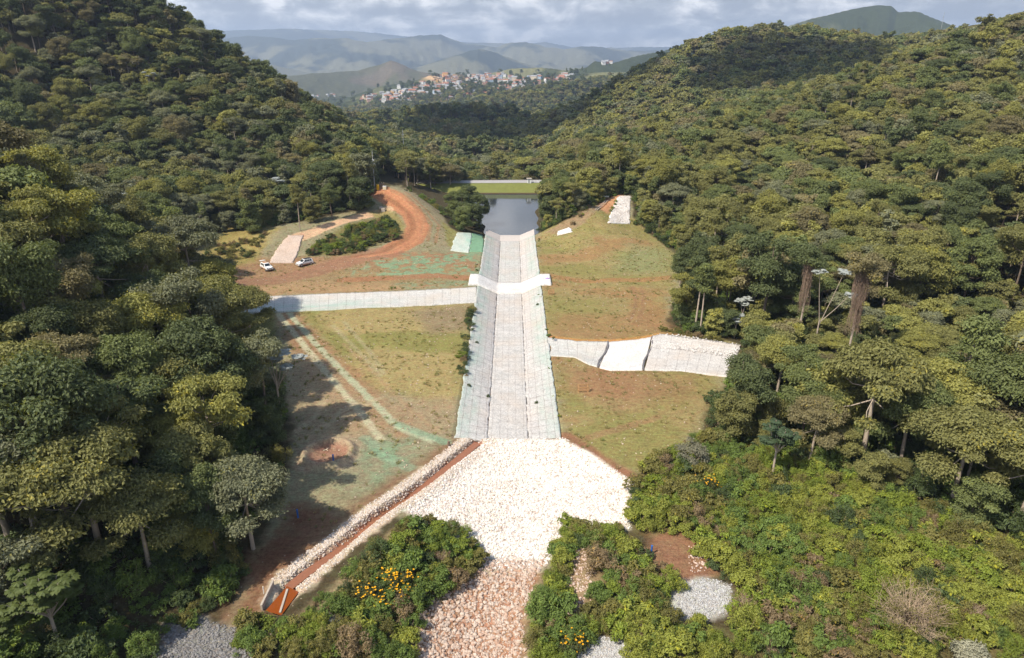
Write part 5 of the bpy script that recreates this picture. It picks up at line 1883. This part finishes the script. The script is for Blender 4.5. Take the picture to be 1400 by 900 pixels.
# ---------------------------------------------------------------- cars
def make_car(label, rear, front, hatch_open, roof_dark):
    a, b = at_z(*rear, 0), at_z(*front, 0)
    c = (a + b) / 2
    ang = math.atan2(b[1] - a[1], b[0] - a[0])
    o = thing('parked_car', label, 'car', (c[0], c[1], Hs(c[0], c[1]) + .02), ang, 'white cars parked on the bare terrace')
    mb = MB()
    low = [(-2.05, .38), (-2.12, .62), (-2.1, 1.02), (-1.2, 1.06), (.95, 1.04), (1.55, 1.0), (1.98, .86), (2.12, .66), (2.08, .36)]
    mb.prism(low, -.9, .9)
    bmesh.ops.bevel(mb.bm, geom=mb.bm.edges[:], offset=.05, segments=2, affect='EDGES')
    body = mb.build('body', M['white'], o)
    # cabin: lower outline wide, roof narrow
    mb = MB()
    bot = [(-2.06, 1.03), (.98, 1.03)]
    top = [(-1.82, 1.66), (.28, 1.68)]
    B = [mb.bm.verts.new((x, y, z)) for (x, z) in bot for y in (-.84, .84)]
    Tt = [mb.bm.verts.new((x, y, z)) for (x, z) in top for y in (-.64, .64)]
    f = mb.bm.faces.new
    f((B[0], B[2], Tt[2], Tt[0])); f((B[1], Tt[1], Tt[3], B[3])); f((B[2], B[3], Tt[3], Tt[2])); f((B[0], Tt[0], Tt[1], B[1])); f((Tt[0], Tt[2], Tt[3], Tt[1])); f((B[0], B[1], B[3], B[2]))
    bmesh.ops.bevel(mb.bm, geom=mb.bm.edges[:], offset=.05, segments=2, affect='EDGES')
    mb.build('cabin', M['white'], o)
    lerp = lambda p, q, t: tuple(p[i] + (q[i] - p[i]) * t for i in range(3))

    def quad(p00, p10, p11, p01, u0, u1, v0, v1, n, nm, mat):
        m2 = MB()
        P = lambda u, v: tuple(np.array(lerp(lerp(p00, p10, u), lerp(p01, p11, u), v)) + np.array(n) * .02)
        m2.poly([P(u0, v0), P(u1, v0), P(u1, v1), P(u0, v1)])
        return m2.build(nm, mat, o)
    for s in (-1, 1):
        p = ((-2.06, s * .84, 1.03), (.98, s * .84, 1.03), (.28, s * .64, 1.68), (-1.82, s * .64, 1.66))
        for u0, u1 in ((.12, .34), (.37, .60), (.63, .88)):
            quad(*p, u0, u1, .12, .85, (0, s, .3), 'side_window', M['glass'])
    quad((.98, -.84, 1.03), (.98, .84, 1.03), (.28, .64, 1.68), (.28, -.64, 1.68), .08, .92, .1, .9, (.8, 0, .6), 'windscreen', M['glass'])
    if roof_dark:
        m2 = MB()
        m2.box((-.77, 0, 1.695), (1.85, 1.16, .03), bev=.01)
        m2.build('roof', M['black'], o)
    else:
        m2 = MB()
        m2.box((-.9, 0, 1.695), (1.3, 1.1, .025), bev=.008)
        m2.build('roof', M['dusty'], o)
    for x in (-1.32, 1.32):
        for s in (-1, 1):
            m2 = MB()
            m2.tube((x, s * .70, .35), (x, s * .93, .35), .35, n=18)
            w_ = m2.build('wheel', M['tyre'], o)
            m2 = MB()
            m2.tube((x, s * .925, .35), (x, s * .945, .35), .2, n=12)
            m2.build('rim', M['steel'], w_)
    for s in (-1, 1):
        m2 = MB()
        m2.box((0, s * .905, .52), (3.5, .02, .26))
        m2.build('muddy_sill', M['dusty'], o)
        m2 = MB()
        m2.box((2.02, s * .66, .80), (.16, .34, .13), bev=.02)
        m2.build('headlight', M['glass'], o)
        m2 = MB()
        m2.box((.78, s * 1.0, 1.1), (.14, .22, .15), bev=.03)
        m2.build('mirror', M['black'], o)
        m2 = MB()
        m2.box((-2.1, s * .74, .92), (.07, .2, .3), bev=.02)
        m2.build('tail_light', M['red'], o)
    m2 = MB()
    m2.box((2.11, 0, .66), (.05, .95, .18), bev=.01)
    m2.build('grille', M['black'], o)
    if hatch_open:
        m2 = MB()
        m2.box((0, 0, 0), (1.05, 1.3, .07), Matrix.Rotation(R_(-8), 3, 'Y'), bev=.02)
        t_ = m2.build('tailgate', M['white'], o, loc=(-2.4, 0, 1.86))
        m2 = MB()
        m2.box((-2.02, 0, 1.33), (.06, 1.2, .5))
        m2.build('boot_shade_panel', M['black'], o)  # black panel painted as the shade inside the open boot
    else:
        quad((-2.06, -.84, 1.03), (-2.06, .84, 1.03), (-1.82, .64, 1.66), (-1.82, -.64, 1.66), .12, .88, .2, .85, (-1, 0, .3), 'rear_window', M['glass'])
    return o


make_car('white car with raised tailgate parked facing the viewer below the pink stone chute', (357, 364), (373, 372.5), True, False)
make_car('white car with black roof parked sideways right of the one with raised tailgate', (427.5, 361), (406, 365.5), False, True)

# ---------------------------------------------------------------- mast, boxes and fences on the left bank
p = hit(512.5, 259.5)
o = thing('camera_mast', 'grey camera mast with a tilted solar panel at the top of the red road', 'mast', p)
MB().tube((0, 0, -.3), (0, 0, 7), .13, .11, 10).build('pole', M['steel'], o)
MB().tube((0, 0, 7), (0, 0, 12.4), .10, .03, 8).build('upper_pole', M['white'], o)
m2 = MB()
m2.box((-1.3, -.1, 4.6), (2.6, 1.5, .06), Matrix.Rotation(R_(22), 3, 'X'))
m2.build('solar_panel', M['panel'], o)
m2 = MB()
m2.tube((0, 0, 4.4), (-1.4, 0, 4.5), .05)
m2.build('panel_arm', M['steel'], o)
for dx, z in ((.25, 9.4), (-.28, 8.8), (.35, 8.3)):
    m2 = MB()
    m2.box((dx, -.1, z), (.42, .55, .38), bev=.08)
    m2.build('camera', M['white'], o)
o = thing('equipment_box', 'upright yellow equipment box at the foot of the camera mast', 'box', hit(517, 260))
MB().box((0, 0, .9), (.75, .5, 1.8), bev=.04).build('cabinet', M['yellow'], o)
MB().box((0, -.26, 1.2), (.5, .03, .7)).build('door', plain('deep_yellow', (.60, .35, .02), .5), o)
o = thing('equipment_box', 'cream coloured equipment box right of the yellow one', 'box', hit(526, 259.5))
MB().box((0, 0, .55), (1.1, .7, 1.1), bev=.04).build('cabinet', M['cream'], o)
MB().box((0, 0, 1.13), (1.2, .8, .06)).build('lid', M['white'], o)
items = []
k = 0
for (x0, y0), (x1, y1), n, nm in (((506, 262), (511, 259), 3, 'left'), ((519, 258.5), (525, 258.3), 5, 'mid'), ((806, 273), (822, 271), 5, 'right'), ((826, 268), (840, 266), 4, 'far')):
    for t in np.linspace(0, 1, n):
        px, py = x0 + (x1 - x0) * t, y0 + (y1 - y0) * t
        q = hit(px, py)
        o = thing('fence_post', 'x', 'post', q, random.uniform(0, 3), 'wooden posts on the banks')
        MB().tube((0, 0, -.3), (0, 0, 1.7 + .4 * (k % 2)), .10, .09, 7).build('post', M['post_wood'], o)
        MB().tube((0, 0, 1.55 + .4 * (k % 2)), (0, 0, 1.62 + .4 * (k % 2)), .13, .12, 7).build('wire_band', M['steel'], o)
        items.append((o, ('tall' if k % 2 else 'short') + ' brown wooden fence post', px, py))
        k += 1
unique_labels(items)
o = thing('marker_post', 'white marker post on the bare orange right bank', 'post', hit(812.5, 276))
MB().tube((0, 0, -.2), (0, 0, 1.35), .16, n=8).build('post', M['white'], o)
MB().tube((0, 0, 1.35), (0, 0, 1.5), .18, .05, n=8).build('cap', M['concrete'], o)
o = thing('stair_rail', 'low pale concrete gutter running down the right bank', 'gutter', hit(815, 288))
q0, q1 = hit(814, 289), hit(829, 276)
for d in (-.35, .35):
    MB().tube((d, 0, .2), tuple(np.array(q1) - np.array(q0) + [d, 0, .25]), .12, n=5).build('edge', M['concrete'], o)
o = thing('pale_slab', 'pale slab shelter roof on the right bank below the trees', 'shelter', hit(827, 273))
MB().box((0, 0, 1.0), (2.4, 1.6, .1), Matrix.Rotation(.1, 3, 'X')).build('roof', M['cream'], o)
for dx in (-1, 1):
    for dy in (-.6, .6):
        MB().tube((dx, dy, -.2), (dx, dy, .98), .06).build('leg', M['post_wood'], o)
o = thing('concrete_steps', 'small white concrete block at the end of the upper dirt track', 'block', hit(524, 289))
MB().box((0, 0, .4), (1.2, 1.0, 1.2), bev=.04).build('block', M['concrete'], o)
MB().box((-.9, 1.2, .9), (1.0, 1.4, .5), bev=.04).build('step', M['concrete'], o)

# wooden frames
def wood_frame(label, px, py, w, h):
    o = thing('wooden_frame', label, 'trestle', hit(px, py), .1, 'wooden trestles on the right field')
    for s in (-1, 1):
        m2 = MB()
        m2.tube((s * w / 2, -.45, -.1), (s * w / 2, 0, h), .09, n=6)
        m2.build('leg', M['wood'], o)
        m2 = MB()
        m2.tube((s * w / 2, .45, -.1), (s * w / 2, 0, h), .09, n=6)
        m2.build('leg', M['wood'], o)
    for z, y in ((h, 0), (h * .62, -.17), (h * .28, -.32)):
        MB().box((0, y - .05, z), (w + .4, .07, .22)).build('board', M['wood'], o)
    return o


wood_frame('wooden trestle standing on the lower right field below the side channel', 797, 535, 1.5, 1.2)
wood_frame('smaller orange wooden trestle beside the white crossing', 753.5, 402, 1.1, .95)
o = thing('cloth_sack', 'small purple and white sack on the right end of the white crossing', 'sack', tuple(at_z(748.5, 381.5, .45)))
bm = bmesh.new()
bmesh.ops.create_icosphere(bm, subdivisions=3, radius=.5)
for v in bm.verts:
    v.co = Vector((v.co.x * 1.1, v.co.y * .7, max(v.co.z * .62, -.12) + .05 * math.sin(v.co.x * 9)))
me = bpy.data.meshes.new('sack')
bm.to_mesh(me)
me.materials.append(M['purple'])
obj('sack', me, o)
MB().tube((.3, 0, .24), (.45, 0, .42), .09, .14).build('tied_end', M['white'], o)

# posts and small things
for px, py, h_, mt, lab in ((890.5, 757, 1.0, 'blue', 'blue post on a white footing in the bare gap of the right scrub'), (456, 631, .85, 'blue', 'blue post inside the crater'),
                            (407.5, 708, 1.1, 'blue', 'blue post in the shade under the shadow-casting tree'), (847, 724, .8, 'red', 'short red marker post at the right corner of the white apron')):
    q = hit(px, py)
    o = thing('marker_post', lab, 'post', q)
    MB().tube((0, 0, -.1), (0, 0, h_), .10, n=10).build('post', M[mt], o)
    MB().tube((0, 0, h_), (0, 0, h_ + .06), .12, .11, n=10).build('cap', M[mt], o)
    if px > 880:
        MB().box((0, 0, .05), (.5, .5, .14), bev=.03).build('footing', M['white'], o)
q = hit(445, 617)
o = thing('branch', 'small pale forked branch lying on the crater wall', 'branch', q)
MB().tube((-.3, 0, .12), (.1, .15, .2), .05, .04).tube((.1, .15, .2), (.4, -.2, .2), .045, .03).tube((.1, .15, .2), (.3, .6, .2), .045, .03).build('wood', M['cream'], o)
o = thing('stump', 'dark burnt stump beside the top of the red ditch', 'stump', hit(613, 610))
MB().tube((0, 0, -.1), (.05, 0, .8), .22, .14, 9).build('stem', M['vine'], o)
MB().tube((.02, 0, .4), (.4, .1, .75), .07, .03, 6).build('snag', M['vine'], o)

# weir at the lower end of the ditch
P4 = [at_z(*q, -.3) for q in ((374, 800), (358, 834), (393, 806), (383, 838))]
o = thing('weir', 'low concrete weir walls around the orange pool', 'weir', tuple(at_z(376, 822, -.6)))
base = np.array(o.location)


def wallseg(nm, a, b, h, th, z0):
    a, b = np.array(a) - base, np.array(b) - base
    d = b - a
    L = math.hypot(d[0], d[1])
    m2 = MB()
    m2.box((*((a + b) / 2)[:2], z0 + h / 2), (L, th, h), Matrix.Rotation(math.atan2(d[1], d[0]), 3, 'Z'), bev=.02)
    return m2.build(nm, M['concrete'], o)


wallseg('side_wall', P4[0], P4[1], 1.5, .22, -.6)
wallseg('side_wall', P4[2], P4[3], 1.0, .22, -.6)
ml, mr = (P4[0] + P4[1]) / 2, (P4[2] + P4[3]) / 2
wallseg('notch_plate', ml, ml + (mr - ml) * .38, .75, .10, -.6)
wallseg('notch_plate', ml + (mr - ml) * .68, mr, .75, .10, -.6)
o = thing('marker_post', 'thin white stake left of the orange pool weir', 'post', hit(361, 812))
MB().tube((0, 0, -.1), (0, 0, .9), .05, n=6).build('post', M['white'], o)
MB().tube((0, 0, .9), (0, 0, .95), .06, n=6).build('cap', M['cream'], o)

# ---------------------------------------------------------------- far dam
o = thing('earth_dam', 'far grass-faced dam with a pale crest road across the reservoir', 'dam', (-12, 290, -2))
mb = MB()
n = 40
xs = np.linspace(-29, 34, n)
rows = []
for x in xs:
    zt = 3.1 + .4 * (x + 36) / 70
    rows.append([(x, -5, -2.5), (x, -3.6, .25), (x, 3.2, zt), (x, 9.5, zt), (x, 18, -6)])
vv = [[mb.bm.verts.new(p) for p in r] for r in rows]
for a, b in zip(vv[:-1], vv[1:]):
    for i in range(4):
        mb.bm.faces.new((a[i], b[i], b[i + 1], a[i + 1]))
dm = mb.build('grass_bank', plain('short_grass', (.155, .165, .040), .95, var=.25, scale=.6), o)
mb = MB()
for x0, x1 in zip(xs[:-1], xs[1:]):
    z0, z1 = 3.1 + .4 * (x0 + 36) / 70, 3.1 + .4 * (x1 + 36) / 70
    mb.poly([(x0, 3.0, z0 + .03), (x1, 3.0, z1 + .03), (x1, 9.6, z1 + .03), (x0, 9.6, z0 + .03)])
    mb.poly([(x0, 9.6, z0 + .03), (x1, 9.6, z1 + .03), (x1, 9.6, z1 + .25), (x0, 9.6, z0 + .25)])
mb.build('crest_road', M['asphalt'], o)
mb = MB()
mb.box((0, 0, 0), (70, .2, .45))
mb.build('mud_line', plain('bare_mud', (.17, .12, .06), .95), o, loc=(-1, -3.75, .2))
o = thing('valve_hut', 'small white hut on the right end of the far dam crest', 'hut', (7.3, 293.5, 1.3))
MB().box((0, 0, .9), (1.7, 1.5, 1.8)).build('wall', M['white'], o)
MB().box((0, 0, 1.9), (2.2, 2.0, .16)).build('roof', M['concrete'], o)
MB().box((-.1, -.76, .8), (.6, .04, 1.4)).build('door', M['steel'], o)
o = thing('guard_rail', 'white guard rail beside the hut on the far dam crest', 'railing', (12, 293, 1.4))
MB().box((0, 0, .85), (9, .08, .12)).build('rail', M['white'], o)
for x in np.linspace(-4.3, 4.3, 6):
    MB().box((x, 0, .42), (.12, .12, .85)).build('post', M['white'], o)

# thin masts far off
def pole(label, cat, base, h, r, arms):
    o = thing('utility_pole', label, cat, base)
    MB().tube((0, 0, -2), (0, 0, h), r, r * .6, 7).build('pole', M['steel'], o)
    for z, w in arms:
        MB().box((0, 0, z), (w, r, r * 1.2)).build('cross_arm', M['steel'], o)
    return o


q = at_y(552, 205, 425)
pole('slim grey pole rising from the wooded ridge beyond the mast', 'pole', (q[0], q[1], q[2] - 4), 16, .22, ((13, 1.6),))
q = at_y(1287, 38, 690)
pole('thin lattice mast on the far right ridge skyline', 'pole', (q[0], q[1], q[2] - 3), 16, .2, ((12, 1.2),))
q = hit_far(678, 128)
pole('pale pole standing in front of the distant town', 'pole', tuple(q), 22, .6, ((18, 4),))

# ---------------------------------------------------------------- the town
rg = np.random.default_rng(41)
HC_ = {'white': (.72, .70, .66), 'cream': (.66, .56, .42), 'pink': (.60, .38, .30), 'grey': (.40, .39, .38), 'ochre': (.62, .38, .14), 'brick-red': (.42, .19, .12), 'pale blue': (.42, .52, .60)}
wmat = {k: plain(k.replace('-', '_').replace(' ', '_') + '_render', v, .85) for k, v in HC_.items()}
rmat = {'red': plain('clay_tiles', (.34, .15, .09), .9), 'grey': plain('fibre_cement', (.30, .30, .30), .9)}


def house_mesh(rg, wk, rk):
    w, d, h = rg.uniform(8, 15), rg.uniform(8, 12), rg.uniform(5, 9)
    mb = MB()
    mb.box((0, 0, h / 2 - 2), (w, d, h + 4))
    for f in mb.bm.faces:
        f.material_index = 0
    nf = len(mb.bm.faces)
    rh = rg.uniform(1.4, 2.6)
    A = [mb.bm.verts.new((x, y, h + .05)) for x, y in ((-w / 2 - .5, -d / 2 - .5), (w / 2 + .5, -d / 2 - .5), (w / 2 + .5, d / 2 + .5), (-w / 2 - .5, d / 2 + .5))]
    r0, r1 = mb.bm.verts.new((-w / 2 - .5, 0, h + rh)), mb.bm.verts.new((w / 2 + .5, 0, h + rh))
    for q in ((A[0], A[1], r1, r0), (A[2], A[3], r0, r1), (A[1], A[2], r1), (A[3], A[0], r0), (A[3], A[2], A[1], A[0])):
        mb.bm.faces.new(q).material_index = 1
    for s in (-1, 1):
        for row in range(int(h // 3)):
            for x in np.arange(-w / 2 + 1.6, w / 2 - 1, 2.7):
                vs = [mb.bm.verts.new((x + a, s * (d / 2 + .03), 1 + row * 3 + b)) for a, b in ((0, 0), (1.1, 0), (1.1, 1.3), (0, 1.3))]
                mb.bm.faces.new(vs).material_index = 2
    return mb.mesh('house', wmat[wk], rmat[rk], M['glass'])


houses = []
HM = {}
for wk in HC_:
    for rk in rmat:
        HM[wk, rk] = [house_mesh(rg, wk, rk) for _ in range(2)]
BANDS = [  # pixel centre line of a street band, half width, count
    ([(495, 138), (520, 132), (555, 124), (590, 117), (625, 112), (660, 107), (690, 104)], 4.5, 84),
    ([(510, 142), (540, 136), (575, 133), (605, 131)], 5, 60), ([(600, 140), (640, 132), (672, 125), (700, 119), (740, 113), (782, 106)], 3.5, 66),
    ([(660, 113), (690, 109), (720, 111), (740, 108)], 5, 36), ([(592, 122), (640, 118), (668, 115)], 4, 14), ([(428, 134), (455, 132)], 1.2, 6), ([(812, 86), (830, 88), (850, 88)], 1.5, 5), ([(757, 107), (784, 105)], 2.5, 10), ([(600, 107), (622, 105)], 2, 8)]
items = []
for line, hw, n in BANDS:
    pl, _ = resample([(a, b) for a, b in line], 200)
    for _ in range(n):
        q = pl[rg.integers(0, 200)] + [rg.normal(0, 2), rg.uniform(-hw, hw)]
        p = hit_far(*q)
        if p is None or math.hypot(p[0], p[1]) > 3100:
            continue
        wk = rg.choice(list(HC_), p=[.46, .18, .11, .09, .06, .05, .05])
        rk = 'red' if rg.random() < .5 else 'grey'
        o = obj('town_house', HM[wk, rk][rg.integers(0, 2)])
        o.location = (p[0], p[1], p[2])
        o.rotation_euler = (0, 0, rg.uniform(-.6, .6))
        s_ = rg.uniform(.8, 1.25)
        o.scale = (s_, s_, s_)
        tag(o, 'x', 'house', 'houses of the distant hillside town')
        qx = 'left' if q[0] < 590 else ('middle' if q[0] < 680 else 'right')
        qy = 'upper' if q[1] < 112 else ('central' if q[1] < 126 else 'lower')
        houses.append((o, q, '%s house with %s roof in the %s %s part of the distant town' % (wk, rk, qy, qx)))
dl = {}
for o, q, l in houses:
    dl.setdefault(l, []).append((q[0], o))
for l, L in dl.items():
    L.sort(key=lambda t: t[0])
    for k, (x, o) in enumerate(L):
        o['label'] = l if len(L) == 1 or len(L) > 12 else (ORD[k] if k < len(L) - 1 else 'rightmost') + ' ' + l
print('HOUSES', len(houses))
o = thing('warehouse', 'long white warehouse in the middle of the distant town', 'warehouse', tuple(hit_far(632, 121)))
MB().box((0, 0, 3), (44, 14, 8)).build('wall', wmat['white'], o)
MB().box((0, 0, 7.3), (46, 16, .6)).build('roof', M['white'], o)
o = thing('warehouse', 'grey block building right of the town below the dark hill', 'warehouse', tuple(hit_far(703, 110)))
MB().box((0, 0, 4), (34, 16, 13)).build('wall', wmat['grey'], o)
MB().box((0, 0, 10.8), (35, 17, .6)).build('roof', M['concrete'], o)

# ---------------------------------------------------------------- sky, sun, clouds, haze
SUN_EL, SUN_AZ = R_(51), math.atan2(-.83, -.557)      # azimuth from +Y toward +X
sd = Vector((math.cos(SUN_EL) * -.83, math.cos(SUN_EL) * -.557, math.sin(SUN_EL))).normalized()
sl = bpy.data.lights.new('sun', 'SUN')
sl.energy, sl.angle, sl.color = 4.7, R_(.55), (1.0, .93, .81)
so = bpy.data.objects.new('sun', sl)
COL.objects.link(so)
so.rotation_euler = sd.to_track_quat('Z', 'Y').to_euler()
so.location = (0, 0, 300)

w = bpy.data.worlds.new('World')
S.world = w
w.use_nodes = True
nt = w.node_tree
N = NT(nt)
bg = [n for n in nt.nodes if n.type == 'BACKGROUND'][0]
sky = N.n('ShaderNodeTexSky')
sky.sky_type = 'NISHITA'
sky.sun_disc = False
sky.sun_elevation = SUN_EL
sky.sun_rotation = SUN_AZ
sky.air_density, sky.dust_density, sky.ozone_density = 1.0, 1.2, 1.0
tc = N.n('ShaderNodeTexCoord').outputs['Generated']
sep = N.n('ShaderNodeSeparateXYZ', {0: tc})
zz = N.math('ADD', N.math('MAXIMUM', sep.outputs[2], 0.0), .045)
pr = N.n('ShaderNodeCombineXYZ', {0: N.math('DIVIDE', sep.outputs[0], zz), 1: N.math('DIVIDE', sep.outputs[1], zz), 2: 0.0}).outputs[0]
pr = N.n('ShaderNodeVectorMath', {0: pr, 1: (1, .9, 1)}, operation='MULTIPLY').outputs[0]
n1 = N.noise(pr, .42, 6, .6, .5)
n2 = N.noise(tc, 16, 6, .6, .4)
lit = N.noise(N.n('ShaderNodeVectorMath', {0: tc, 1: (12, 12, 26)}, operation='MULTIPLY').outputs[0], 1.0, 8, .62, .25)
ccol = N.ramp(N.math('ADD', N.math('MULTIPLY', lit, .75), N.math('MULTIPLY', n1, .25)), [(.42, (2.3, 2.4, 2.6)), (.47, (3.1, 3.2, 3.35)), (.515, (4.6, 4.6, 4.65)), (.57, (7.2, 7.0, 6.8))])
hor = N.ramp(sep.outputs[2], [(.0, 1.0), (.22, .9), (.5, .0)])
cov = N.math('MULTIPLY', N.ramp(n1, [(.30, 0.0), (.42, 1.0)]), hor)
cov = N.math('MAXIMUM', cov, N.ramp(sep.outputs[2], [(.0, 1.0), (.12, .92), (.22, 0.0)]))
skc = N.mix(cov, sky.outputs[0], ccol)
nt.links.new(skc, bg.inputs['Color'])
bg.inputs['Strength'].default_value = .15

# clouds that shade the hills: unseen lumpy bodies set high up toward the sun
def cloud(label, target, alt, rx, ry, rzz, seed):
    c = Vector(target) + sd * ((alt - target[2]) / sd.z)
    bm = bmesh.new()
    bmesh.ops.create_icosphere(bm, subdivisions=5, radius=1)
    P = np.array([v.co[:] for v in bm.verts])
    n = fbm(P[:, 0] * 2.2 + seed, P[:, 1] * 2.2 + P[:, 2] * 1.7, 5)
    for v, k in zip(bm.verts, n):
        s = .55 + .85 * k
        v.co = Vector((v.co.x * rx * s, v.co.y * ry * s, v.co.z * rzz * s * (1 if v.co.z > 0 else .35)))
    me = bpy.data.meshes.new('cloud')
    bm.to_mesh(me)
    bm.free()
    me.polygons.foreach_set('use_smooth', [True] * len(me.polygons))
    me.materials.append(M['cloudm'])
    o = obj('cloud', me)
    o.location = c
    tag(o, label, 'cloud', kind='structure')
    return o


M['cloudm'] = plain('cloud', (.85, .86, .88), 1.0, var=.02)
None and cloud('unseen white cloud shading the left hill', (-215, 315, 60), 1000, 95, 85, 35, 1)
cloud('unseen white cloud shading the right ridge', (225, 590, 35), 1000, 78, 80, 30, 2)
cloud('unseen white cloud shading the valley beyond the dam', (25, 740, -10), 1000, 190, 160, 50, 5)

# the air: one closed box of thin haze
mh = bpy.data.materials.new('air')
mh.use_nodes = True
nt = mh.node_tree
for n_ in list(nt.nodes):
    nt.nodes.remove(n_)
outn = nt.nodes.new('ShaderNodeOutputMaterial')
pv = nt.nodes.new('ShaderNodeVolumePrincipled')
pv.inputs['Color'].default_value = (.62, .77, 1.0, 1)
pv.inputs['Density'].default_value = HAZE
pv.inputs['Anisotropy'].default_value = .2
nt.links.new(pv.outputs[0], outn.inputs['Volume'])
mb = MB()
mb.box((0, 7600, 170), (22000, 15800, 866))
hz = mb.build('haze', mh)
tag(hz, kind='stuff')

# ---------------------------------------------------------------- render settings
S.view_settings.view_transform = 'Standard'
S.view_settings.look = 'None'
S.view_settings.gamma = 1
S.view_settings.exposure = EXPO
S.view_settings.use_curve_mapping = False
cy = S.cycles
cy.max_bounces, cy.diffuse_bounces, cy.glossy_bounces, cy.transmission_bounces, cy.volume_bounces = 5, 3, 2, 3, 0
cy.transparent_max_bounces = 4
cy.caustics_reflective = cy.caustics_refractive = False
cy.use_denoising = True
cy.denoiser = 'OPENIMAGEDENOISE'
cy.use_adaptive_sampling = True
cy.adaptive_threshold = .02
